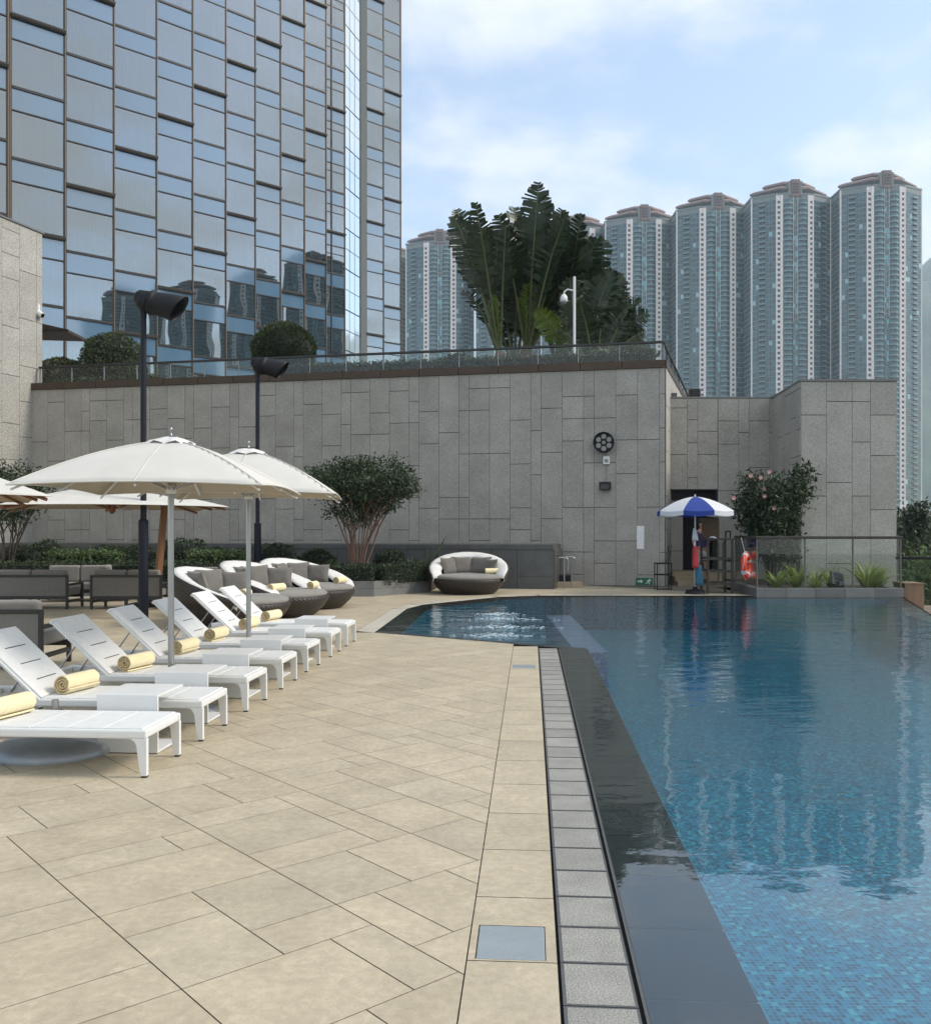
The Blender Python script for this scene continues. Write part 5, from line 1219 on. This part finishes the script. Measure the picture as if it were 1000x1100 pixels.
so_ = MB().prism([(7.2,22.78),(10.52,22.78),(10.6,24.75),(8.92,24.75),(9.2,27.9),(7.85,27.9),(7.44,25.4)], -.1, .15); local(so_, pl).build('soil', 'soil', pl)
bl = thing('glass_balustrade', 'glass balustrade with grey top rail around the planter at the pool end', 'balustrade', (8.8,22.7,.2))
rail(bl, (7.10,22.68), (10.60,22.68), .20, 1.43, 3, 'chair_wood', 'steel_edge', .016, .04)
rail(bl, (7.11,22.74), (7.36,25.35), .20, 1.43, 2, 'chair_wood', 'steel_edge', .016, .04, first=False)
t = thing('lifebuoy', 'red lifebuoy with white bands hanging on the side of the balustrade', 'lifebuoy', (7.02,23.3,.72), R(62))
def torus(R0, r0, a0, a1, n, mi, mb, grow=1.0, m=14):
    vs = [((R0+r0*grow*math.cos(b))*math.cos(a), r0*grow*.9*math.sin(b), (R0+r0*grow*math.cos(b))*math.sin(a)) for a in [a0+(a1-a0)*i/n for i in range(n+1)] for b in [2*math.pi*j/m for j in range(m)]]
    mb.add(vs, [(i*m+j, i*m+(j+1)%m, (i+1)*m+(j+1)%m, (i+1)*m+j) for i in range(n) for j in range(m)], mi, 1, True); return mb
torus(.275, .082, 0, 2*math.pi, 48, 0, MB()).build('ring', 'buoy', t)
for a in (20,110,200,290): torus(.275, .082, R(a), R(a+18), 6, 0, MB(), 1.04).build('band', 'white_cloth', t)
MB().tube([(0,.03,.34),(0,.12,.70)], .008, 6).build('rope', 'white_cloth', t)
MB().tube([(.36*math.cos(R(a)), .02*math.sin(R(4*a)), .36*math.sin(R(a))) for a in range(0,361,15)], .007, 6).build('grab_line', 'white_cloth', t)
t = thing('ground_floodlight', 'dark green garden floodlight on a stake among the planter grasses', 'floodlight', (9.25,23.1,.15), R(12))
hd = MB().box((-.17,-.03,.10), (.17,.05,.46)).build('head', 'slate', t, bevel=.015); hd.rotation_euler = (R(-22), R(10), 0); MB().box((-.13,-.035,.14), (.13,-.03,.42)).build('lens', 'lens_dark', hd); MB().tube([(0,0,0),(0,0,.2)], .02, 8).build('stake', 'black_metal', t)
MB().box((-.10,-.12,.0), (.10,.08,.10)).build('base', 'black_metal', t, bevel=.01)
# outside the overflow edge
led = MB(); ra, rb_, rc = Vector((10.62,22.62,0)), Vector((8.9,17.8,0)), Vector((8.7,16,0)); rd = Vector((7.7,-4,0))
chainL = [ra, rb_, rc, rd]
off = [Vector((13.5,22.0,0)), Vector((10.9,17.3,0)), Vector((10.7,16,0)), Vector((9.7,-4,0))]
for i in range(3):
    led.add([chainL[i]+Vector((0,0,-.45)), chainL[i+1]+Vector((0,0,-.45)), off[i+1]+Vector((0,0,-.45)), off[i]+Vector((0,0,-.45))], [(0,1,2,3)])
    led.add([chainL[i]+Vector((.01,0,-.013)), chainL[i+1]+Vector((.01,0,-.013)), chainL[i+1]+Vector((.01,0,-.5)), chainL[i]+Vector((.01,0,-.5))], [(0,1,2,3)])
led.add([(10.66,22.62,-.45),(13.5,22.0,-.45),(13.8,25.5,-.45),(10.8,25.5,-.45)], [(0,1,2,3)]); struct(led.build('overflow_ledge', 'timber'))
struct(MB().prism([(-28,-6),(7.6,-6),(13.6,22),(13.9,31),(6,60),(-28,60)], -16, -1.0).build('podium', 'concrete'))
t = thing('timber_screen', 'short timber clad box just outside the right pool corner', 'screen', (10.97,22.85,-.45)); MB().box((-.24,-.12,0), (.22,.5,.74)).build('cladding', 'timber', t); MB().box((-.26,-.14,.74), (.24,.52,.77)).build('cap', 'timber', t)
fe = thing('glass_fence', 'low glass fence with black rail beyond the right pool corner', 'fence', (12.5,23.4,-.45))
rail(fe, (11.02,23.75), (14.0,23.1), -.45, .90, 3, 'black_metal', 'steel_edge', .016, .045)
# ------------------------------------------------------------------ plants
def ball_shrub(label, c, r, mtl='leaf_dark', n=2600, size=.075, sc=(1,1,.9), name='ball_shrub', seed=1, group='clipped ball shrubs', cat='shrub', lump=.05):
    t = thing(name, label, cat, c, 0, group)
    pts, d = sphere_pts((0,0,r*sc[2]*.96), r, n, seed, .82, sc, lump)
    keep = pts[:, 2] > .0
    leaves(pts[keep], size, seed, .55, .5, 1.5, nrm=d[keep]*.8).build('foliage', mtl, t)
    MB().ball((0,0,r*sc[2]*.96), r*.83, 18, sc=sc, lump=.03, seed=seed).build('inner_core', 'core', t)
    MB().tube([(0,0,-.02),(0,0,r*.5)], .05, 8).build('stem', 'bark_dark', t)
    return t
def hedge(label, a, b, w, h, z=0.0, mtl='leaf_dark', n=3500, size=.07, seed=1, j=.035, name='clipped_hedge', group='clipped hedges'):
    a = Vector((a[0], a[1], z)); b = Vector((b[0], b[1], z)); L = (b-a).length
    t = thing(name, label, 'hedge', a, math.atan2(b.y-a.y, b.x-a.x), group)
    pts, nn = box_pts((0,-w/2,0), (L,w/2,h), n, seed, j)
    leaves(pts, size, seed, .55, .5, 1.5, nrm=nn*.6).build('foliage', mtl, t)
    MB().box((.05,-w/2+.06,0), (L-.05,w/2-.06,h-.06)).build('inner_core', 'core', t); return t
TZ = TOP+.05
def at(x, y, Y): return px(x, y, Y)
p = at(121, 418, 33.0); ball_shrub('large clipped ball shrub on the upper terrace left of the front lamp head', (p.x, 33.0, TZ), 1.14, 'leaf', 5200, .10, (1,1,1.02), seed=3)
p = at(305, 418, 31.6); ball_shrub('clipped ball shrub on the upper terrace behind the farther lamp head', (p.x, 31.6, TZ+.1), 1.12, 'leaf', 5200, .10, (1,1,1.05), seed=4)
p = at(66, 418, 33.0); ball_shrub('small olive brown ball shrub on the upper terrace next to the granite wing', (p.x, 33.0, TZ), .84, 'leaf_olive', 3600, .10, (1,1,.85), seed=5)
pa, pb = Lc.lerp(Rc, .40)+Vector((.25,1.15,0)), Lc.lerp(Rc, .985)+Vector((.2,1.15,0))
hedge('long dark clipped hedge behind the terrace balustrade', pa, pb, .7, .60, TZ, 'leaf_dark', 9000, .09, 3)
hedge('short dark hedge behind the terrace balustrade at its left end', Lc.lerp(Rc, .01)+Vector((.3,1.0,0)), Lc.lerp(Rc, .20)+Vector((.25,1.0,0)), .6, .42, TZ, 'leaf_dark', 2600, .09, 4)
p = at(492, 400, 29.2); ball_shrub('small dark leafy shrub rising above the terrace hedge left of the palms', (p.x, 29.6, TZ), .42, 'leaf_dark', 700, .16, (1.3,1,1.0), 'leafy_shrub', 7, None, lump=.2)
p = at(660, 400, 29.0); ball_shrub('feathery low shrub behind the balustrade at the right end of the terrace', (5.0, 28.6, TZ), .55, 'leaf', 900, .20, (1.5,1,.9), 'leafy_shrub', 8, None, lump=.25)
p = at(517, 400, 29.2); ball_shrub('tiny dark leafy shrub above the terrace hedge in front of the palm stems', (p.x, 29.9, TZ), .34, 'leaf_dark', 380, .15, (1.3,1,1.0), 'leafy_shrub', 9, None, lump=.2)

# traveller's palms: fans of long stalked torn paddle leaves
def paddle(mb_l, mb_s, base, dirv, stalk, blade, width, rr, droop=.35, face=None, mi=0):
    droop *= 1.45; width *= 1.08
    """one stalk with a paddle blade cut into strips on both sides of the midrib"""
    d = dirv.normalized(); pts = []; n = 16; p = Vector(base); L = stalk+blade; side0 = d.cross(Vector((0,1,0)))
    side = (face if face is not None else side0).normalized()
    for i in range(n+1):
        pts.append(p.copy()); f = i/n
        dd_ = (d + Vector((d.x*.9, d.y*.9, -1.0))*droop*max(0, f-.35)**1.5).normalized(); p = p + dd_*(L/n)
    mb_s.tube([tuple(q) for q in pts], [.05*(1-f/n)+.012 for f in range(n+1)], 6)
    def on(f):
        q = min(n-1e-6, f*n); i = int(q); return pts[i].lerp(pts[i+1], q-i), (pts[i+1]-pts[i]).normalized()
    k = 40
    for sg in (-1, 1):
        j = 0
        while j < k:
            run = rr.choice((1,1,1,1,2,2,3)); j1 = min(k, j+run)
            f0 = stalk/L + (1-stalk/L)*j/k; f1 = stalk/L + (1-stalk/L)*(j1/k) - .0015
            fm_ = (j+j1)/2/k; wv = width*(math.sin(math.pi*min(1, fm_*.90+.09))**.55)*rr.uniform(.86,1.06)
            c0, t0 = on(f0); c1, t1 = on(min(f1,1)); sd_ = (side - t0*side.dot(t0)).normalized(); nr = t0.cross(sd_)
            fold = rr.uniform(.10,.42); sweep = .22+.2*rr.random(); wob = rr.uniform(-.13,.13)
            out0 = sd_*sg*wv*(1-fold*.35) + nr*wv*(-fold) + t0*wv*sweep + Vector((0,0,-wv*.12*rr.random()))
            e0 = c0+out0+nr*wob*wv; e1 = c1.lerp(c0,.14)+out0*rr.uniform(.90,1.03)+nr*(wob+rr.uniform(-.06,.06))*wv
            m0 = c0+out0*.5+nr*wv*.08; m1 = c1+out0*.5+nr*wv*.08; tt = rr.uniform(.7,1.35)
            mb_l.add([c0,c1,m1,m0,e1,e0], [(0,1,2,3),(3,2,4,5)], mi, (tt*1.02, tt, tt*.95)); j = j1
def palm(label, loc, trunk_h, leaves_, seed, group='travellers palms on the terrace'):
    t = thing('travellers_palm', label, 'palm', loc, 0, group); rr = random.Random(seed); st = MB(); tr = MB()
    tr.tube([(0,0,-.05),(.02,0,trunk_h*.5),(.0,0,trunk_h)], [.17,.15,.16], 10); tr.build('trunk', 'bark', t)
    for (ang, yaw, stalk, blade, w, droop, lime) in leaves_:
        lf = MB(); sk = MB(); d = Vector((math.sin(R(ang)), math.sin(R(yaw))*.4, math.cos(R(ang))))
        fa = Vector((math.cos(R(ang))*math.cos(R(yaw*1.0)), math.sin(R(yaw)), -math.sin(R(ang))*math.cos(R(yaw))))
        paddle(lf, sk, (math.sin(R(ang))*.10, rr.uniform(-.12,.12), trunk_h*.92), d, stalk, blade, w, rr, droop, fa)
        o = sk.build('leaf_stalk', 'petiole', t); lf.build('leaf_blade', 'palm_lime' if lime else 'palm_leaf', o)
def pl_at(x, Y): return ((x-500)/1000*Y, Y, TZ)
palm('tallest travellers palm in the middle of the terrace clump', pl_at(566,31.5), 1.4, [
    (-4,20,2.2,3.1,.72,.15,0),(3,-30,2.5,3.0,.70,.2,0),(9,35,2.2,2.9,.74,.3,0),(16,10,1.9,2.7,.74,.5,0),(-11,-25,1.9,2.7,.66,.3,0),(24,-15,1.5,2.5,.72,.8,0),(1,60,1.8,2.6,.70,.25,0),(13,-55,1.9,2.7,.70,.5,0),(30,30,1.2,2.2,.7,1.0,0),(-2,-70,.3,2.0,.36,.3,1),(8,75,2.0,2.6,.7,.4,0),(6,0,2.3,3.0,.6,.3,0),(12,-10,2.1,2.8,.66,.35,0),(20,40,1.8,2.6,.7,.6,0),(-6,50,2.0,2.6,.6,.2,0),(17,-40,1.6,2.5,.7,.5,0),(5,-10,.4,2.1,.4,.4,1)], 2)
palm('leaning travellers palm at the left of the terrace clump', pl_at(537,31.0), 1.2, [
    (-14,15,2.3,3.0,.62,.35,0),(-9,-40,2.0,2.9,.58,.25,0),(-3,30,2.0,2.5,.5,.3,0),(-20,30,1.2,1.6,.40,1.0,0),(-4,-60,.5,1.5,.30,.3,1),(2,-20,1.9,2.3,.5,.3,0),(-16,-10,2.1,2.7,.55,.4,0),(-11,40,2.1,2.8,.55,.3,0),(-6,0,1.8,2.5,.5,.3,0)], 3)
palm('short travellers palm at the right of the terrace clump', pl_at(622,30.8), .5, [
    (2,20,1.4,2.1,.55,.3,0),(14,-30,1.5,2.0,.6,.5,0),(26,20,1.4,1.9,.55,.6,0),(40,-10,1.2,1.8,.5,.7,0),(-14,30,1.4,1.9,.55,.4,0),(-28,-20,.9,1.6,.45,.6,1),(50,25,.9,1.6,.45,.8,0),(8,65,1.4,2.0,.55,.5,0),(32,-60,1.3,1.8,.5,.7,0),(20,0,1.5,2.0,.55,.5,0),(-6,-20,1.2,1.9,.5,.4,0),(45,40,1.1,1.7,.5,.8,0)], 4)
palm('travellers palm standing just right of the tallest one', pl_at(598,32.0), 1.0, [
    (4,25,2.0,2.6,.66,.3,0),(14,-25,1.9,2.5,.68,.5,0),(-8,40,1.8,2.4,.6,.4,0),(24,15,1.6,2.3,.66,.7,0),(34,-35,1.2,2.1,.55,.9,0),(-16,-30,1.2,2.0,.5,.6,0),(9,70,2.0,2.4,.65,.4,0),(10,5,1.9,2.6,.66,.4,0),(19,50,1.6,2.4,.66,.6,0),(0,-45,1.8,2.5,.6,.3,0),(28,-10,1.5,2.3,.6,.8,0),(7,-60,2.3,2.7,.7,.3,0),(12,20,2.2,2.7,.7,.4,0),(17,-5,2.0,2.6,.7,.5,0)], 6)
palm('young travellers palm filling the middle of the terrace clump', pl_at(552,32.4), .8, [(-7,10,1.4,2.3,.6,.3,0),(2,-30,1.5,2.3,.6,.3,0),(10,30,1.3,2.2,.6,.4,0),(-14,40,1.0,2.0,.55,.5,0),(18,-20,1.2,2.1,.6,.6,0),(-2,60,1.5,2.2,.6,.3,0)], 8)
palm('lowest travellers palm at the far right of the terrace clump', pl_at(640,30.2), .3, [
    (6,20,.9,1.7,.46,.4,0),(22,-20,.9,1.6,.46,.5,0),(38,25,.8,1.5,.42,.7,0),(-12,-30,.8,1.6,.44,.5,0),(52,-10,.6,1.3,.36,.9,0),(-28,20,.6,1.4,.4,.7,0)], 7)

# multi-stemmed tree
def multi_tree(label, loc, crown_c, crown_r, sc, nst, nleaf, mtl, seed, size=.10, bark='bark', group='multi stemmed trees in the planting bed'):
    t = thing('multi_stem_tree', label, 'tree', loc, 0, group); rr = random.Random(seed); tk = MB(); tips = []
    cc = Vector(crown_c)
    for i in range(nst):
        a = 2*math.pi*i/nst+rr.uniform(-.25,.25); q = rr.uniform(.25,.95); tgt = cc + Vector((math.cos(a)*crown_r*sc[0]*q, math.sin(a)*crown_r*sc[1]*q, rr.uniform(-.55,.0)*crown_r*sc[2]))
        b = Vector((math.cos(a)*.19*rr.uniform(.3,1), math.sin(a)*.19, 0)); pts = []; n = 8
        for k in range(n+1):
            f = k/n; z = tgt.z*(f**.82); g = f**1.55
            pts.append((b.x+(tgt.x-b.x)*g+rr.uniform(-.03,.03)*(k > 0), b.y+(tgt.y-b.y)*g+rr.uniform(-.03,.03)*(k > 0), z))
        r0 = rr.uniform(.016,.034); tk.tube(pts, [r0*(1-.62*k/n) for k in range(n+1)], 6)
        for m in range(4):
            k0 = rr.randrange(4, n); p0 = Vector(pts[k0]); e = p0 + Vector((rr.uniform(-.5,.5), rr.uniform(-.5,.5), rr.uniform(.25,.7)))
            tk.tube([p0, p0.lerp(e,.5)+Vector((rr.uniform(-.06,.06),0,.05)), e], [.014,.010,.005], 5); tips.append(e)
        tips.append(Vector(pts[-1]))
    tk.build('trunk', bark, t)
    g = np.random.default_rng(seed); cl = []
    for i in range(150):
        d = g.normal(size=3); d /= np.linalg.norm(d); d[2] = d[2] if d[2] > -.35 else -.35
        q = g.uniform(.55, 1.0)**.7; cl.append(np.array(crown_c)+d*q*crown_r*np.array(sc)*(1+.10*math.sin(5*d[0]+seed)+.08*math.sin(9*d[1])))
    cl += [np.array(e) for e in tips]
    pts = []
    for c in cl:
        k = int(nleaf/len(cl)*g.uniform(.4, 1.6)); pts.append(c + g.normal(scale=.13, size=(k,3))*np.array([1.2,1.2,.75]))
    leaves(np.concatenate(pts), size, seed, .5, .5, 1.55, up=.5).build('crown', mtl, t)
    return t
tp_ = px(385, 607, 23.6)
multi_tree('dark umbrella shaped multi stemmed tree against the granite wall', (tp_.x, 23.6, .30), (.10,0,2.50), 1.40, (1,.95,.45), 19, 17000, 'leaf_dark', 5, .085)
tp2 = px(6, 600, 24.0)
multi_tree('dark multi stemmed tree at the left edge under the cream umbrellas', (tp2.x, 24.0, .2), (-.1,0,2.45), 1.25, (1,.9,.48), 16, 8000, 'leaf_dark', 6, .09, 'bark_dark')

# planting bed along the foot of the wall
pk = thing('bed_kerb', 'grey stone planter wall around the bed beside the daybeds', 'planter', (-3,23,0))
kk_ = MB(); A1, A2, A3 = Vector((-13,22.9,0)), Vector((-2.22,22.55,0)), Vector((-.93,24.15,0))
for (a, b, nn_) in ((A1, A2, 9), (A2, A3, 2)):
    for i in range(nn_):
        e = (b-a).normalized()*.003; c_, d_ = a.lerp(b, i/nn_)+e, a.lerp(b, (i+1)/nn_)-e; q = Vector((-e.y, e.x, 0)).normalized()*.16
        for z0, z1 in ((0,.185),(.19,.37)): kk_.prism([c_[:2], d_[:2], (d_+q)[:2], (c_+q)[:2]], z0, z1, 0, rnd.uniform(.88,1.12))
q = MB().prism([A1[:2], A2[:2], A3[:2], (-.75,25.6), (-13,27.9)], .02, .30); q.v = [(x+.04*(1 if x < -5 else -1), y+.10, z) for x, y, z in q.v]
local(kk_, pk).build('stone_facing', 'planter_stone', pk); local(q, pk).build('soil', 'soil', pk)
hedge('dark clipped hedge on top of the grey planter beside the camera facing daybed', (-2.15,23.0,0), (-1.08,24.25,0), .55, .42, .30, 'leaf_dark', 2600, .06, 11)
hedge('dark low hedge behind the daybeds and under the multi stemmed tree', (-6.3,22.95,0), (-2.25,22.95,0), .6, .44, .30, 'leaf_dark', 4200, .06, 12)
hedge('dark low hedge behind the sofas at the left edge', (-13,23.1,0), (-6.4,22.95,0), .6, .50, .30, 'leaf_dark', 5200, .06, 13)
hedge('light green loose hedge behind the back facing sofas', (px(56,0,24.2).x,24.3,0), (px(124,0,24.2).x,24.2,0), .7, .72, .28, 'leaf_light', 2600, .10, 14, .06)
hedge('light green loose hedge between the two lamp posts', (px(206,0,24.0).x,24.0,0), (px(262,0,24.0).x,24.0,0), .7, .72, .28, 'leaf_light', 2200, .10, 15, .06)
BS = [(26,25.0,.52,'dark ball shrub at the left edge under the tree'),(50,25.6,.55,'dark ball shrub just right of the leftmost one'),(118,25.6,.50,'dark mounded shrub behind the leaning wooden mast, left part'),(150,25.7,.50,'dark mounded shrub right behind the front lamp post'),
      (196,25.4,.60,'large dark mounded shrub between front umbrella pole and lamp post'),(228,25.7,.46,'dark mounded shrub behind the rear umbrella pole'),(296,25.0,.52,'dark mounded shrub right of the farther lamp post'),(340,25.0,.45,'dark mounded shrub left of the multi stemmed tree'),(418,24.9,.42,'dark rounded shrub right of the multi stemmed tree')]
for i, (x, Y, r, lb) in enumerate(BS): ball_shrub(lb, ((x-500)/1000*Y, Y, .28), r, 'leaf_dark', 1900, .075, (1.15,1,.95), 'mounded_shrub', 20+i, 'dark mounded shrubs along the wall foot', lump=.12)
# strap-leaved plants
def strap_clump(label, loc, n, L, w, mtl, seed, group=None, name='strap_leaf_plant', spread=.9):
    rr = random.Random(seed); mb = MB()
    for i in range(n):
        a = rr.uniform(0, 2*math.pi); ln = L*rr.uniform(.6,1.1); el = R(rr.uniform(38,84)); d = Vector((math.cos(a), math.sin(a), 0)); p = d*rr.uniform(0,.08); k = 6; ww = w*rr.uniform(.7,1.2); sd_ = Vector((-d.y, d.x, 0)); vs = []; tt = rr.uniform(.6,1.4)
        for j in range(k+1):
            f = j/k; e2 = el - f*f*spread*R(80); vs += [p - sd_*ww/2*(1-f**2.2)**.8, p + sd_*ww/2*(1-f**2.2)**.8+Vector((0,0,.004))]; p = p + (d*math.cos(e2)+Vector((0,0,math.sin(e2))))*ln/k
        mb.add(vs, [(2*j, 2*j+1, 2*j+3, 2*j+2) for j in range(k)], 0, (tt, tt, tt*.8))
    o = mb.build(name, mtl, None, loc=loc); return tag(o, label, 'plant', group)
for i, (x, y, Lf, n_, lb) in enumerate([(834,23.1,.62,34,'leftmost yellow green strap leaf plant in the planter'),(855,23.5,.66,36,'second yellow green strap leaf plant from the left in the planter'),(876,23.1,.5,26,'small yellow green strap leaf plant left of the garden floodlight'),(893,23.6,.6,30,'yellow green strap leaf plant right behind the garden floodlight'),(931,23.2,.85,44,'tallest yellow green strap leaf plant right of the garden floodlight'),(943,23.7,.6,34,'rightmost yellow green strap leaf plant in the planter')]):
    strap_clump(lb, ((x-500)/1000*y, y, .15), int(n_*1.7), Lf*1.12, .062, 'leaf_varieg', 40+i, 'yellow green strap leaf plants in the planter')
strap_clump('dark ferny plant left of the camera facing daybed', (px(441,0,24.4).x,24.6,.3), 34, .75, .07, 'leaf', 50, spread=.6)
strap_clump('single tall dark sword leaf plant beside the camera facing daybed', (px(457,0,24.4).x,24.6,.3), 5, 1.25, .12, 'leaf_dark', 52, spread=.15)
# flowering shrub
t = thing('flowering_shrub', 'big dark shrub with a few pink flowers beside the projecting granite block', 'shrub', (7.98,24.2,.15)); rr = random.Random(9); tk = MB(); cl = []
for i in range(22):
    a = rr.uniform(0, 2*math.pi); q = rr.uniform(.2,1.0); z = rr.uniform(1.6,2.85); e = Vector((math.cos(a)*q*.78, math.sin(a)*q*.7, z)); tk.tube([(math.cos(a)*.1, math.sin(a)*.1, 0), e*.5+Vector((-e.x*.12,-e.y*.12,0)), e], [.02,.014,.006], 5)
    for f in (.5,.65,.8,.92,1.0): cl.append(e*f + Vector((rr.uniform(-.15,.15), rr.uniform(-.15,.15), rr.uniform(-.12,.1))))
cl += [Vector((.72+rr.uniform(-.12,.12), .1, 2.2+.1*i)) for i in range(9)]
tk.build('stems', 'bark_dark', t); g = np.random.default_rng(4)
pts = np.concatenate([np.array(c)+g.normal(scale=.15, size=(75,3)) for c in cl]); leaves(pts, .15, 9, .36, .5, 1.6, up=.4).build('foliage', 'leaf_dark', t)
for i, (x, y) in enumerate([(826,507),(817,513),(821,533),(788,535),(831,546),(821,525),(806,511)]):
    c = px(x, y, 23.55) - Vector(t.location); fl = MB()
    for k in range(6):
        a = 2*math.pi*k/6+i; b = c+Vector((math.cos(a)*.058, -.03, math.sin(a)*.058)); s2 = Vector((-math.sin(a)*.032, 0, math.cos(a)*.032)); fl.add([c, c.lerp(b,.6)+s2, b, c.lerp(b,.6)-s2], [(0,1,2,3)])
    fl.build('flower', 'petal', t)
# trees down the slope beyond the fence
def far_tree(label, loc, h, r, seed, mtl='leaf', conic=False):
    t = thing('slope_tree', label, 'tree', loc, 0, 'trees on the slope beyond the fence'); rr = random.Random(seed); g = np.random.default_rng(seed); tk = MB().tube([(0,0,-.3),(.1,0,h*.5),(0,0,h*.9)], [.22,.15,.05], 7); cl = []
    for i in range(70):
        z = g.uniform(.22,1)*h; q = r*(1-(z/h)*.92) if conic else r*math.sin(math.pi*min(1, .18+.8*(z/h)))**.7; a = g.uniform(0, 2*math.pi); q *= g.uniform(.5,1.0); c = np.array([q*math.cos(a), q*math.sin(a), z]); cl.append(c)
        if i % 4 == 0: tk.tube([(0,0,max(.5,z-.8)), tuple(c)], [.06,.02], 5)
    tk.build('trunk', 'bark_dark', t); leaves(np.concatenate([c+g.normal(scale=r*.16, size=(90,3)) for c in cl]), .34, seed, .5, .5, 1.5).build('crown', mtl, t)
for i, (x, Y, yt, r, mt, cn_, lb) in enumerate([(984,62,552,2.6,'leaf_dark',True,'dark pointed tree on the slope below the right tower'),(968,78,566,4.2,'leaf',False,'broad green tree on the slope right behind the granite block'),(1003,70,556,3.6,'leaf_dark',False,'dark round tree cut by the right frame edge'),(985,46,596,3.4,'leaf',False,'bright green tree crown low behind the glass fence'),(996,40,612,2.8,'leaf_light',False,'light green tree top seen through the glass fence'),(972,120,556,5,'leaf_olive',False,'olive green tree farther down the slope')]):
    zt2 = EYE+(HZ-yt)/1000*Y; far_tree(lb, ((x-500)/1000*Y, Y, -15.9), zt2+15.9, r, 60+i, mt, cn_)
wv_ = np.random.default_rng(8); pts = []
for i in range(900):
    X, Y = wv_.uniform(60, 420), wv_.uniform(150, 480)
    if X < Y*.40 or (abs(X-242) < 40 and Y > 500): continue
    pts.append(np.array([X, Y, -16]) + wv_.normal(scale=(3,3,1.5), size=(26,3)) + np.array([0,0,wv_.uniform(4,10)]))
stuff(leaves(np.concatenate(pts), 3.2, 8, .6, .5, 1.5).build('woodland', 'leaf', None))
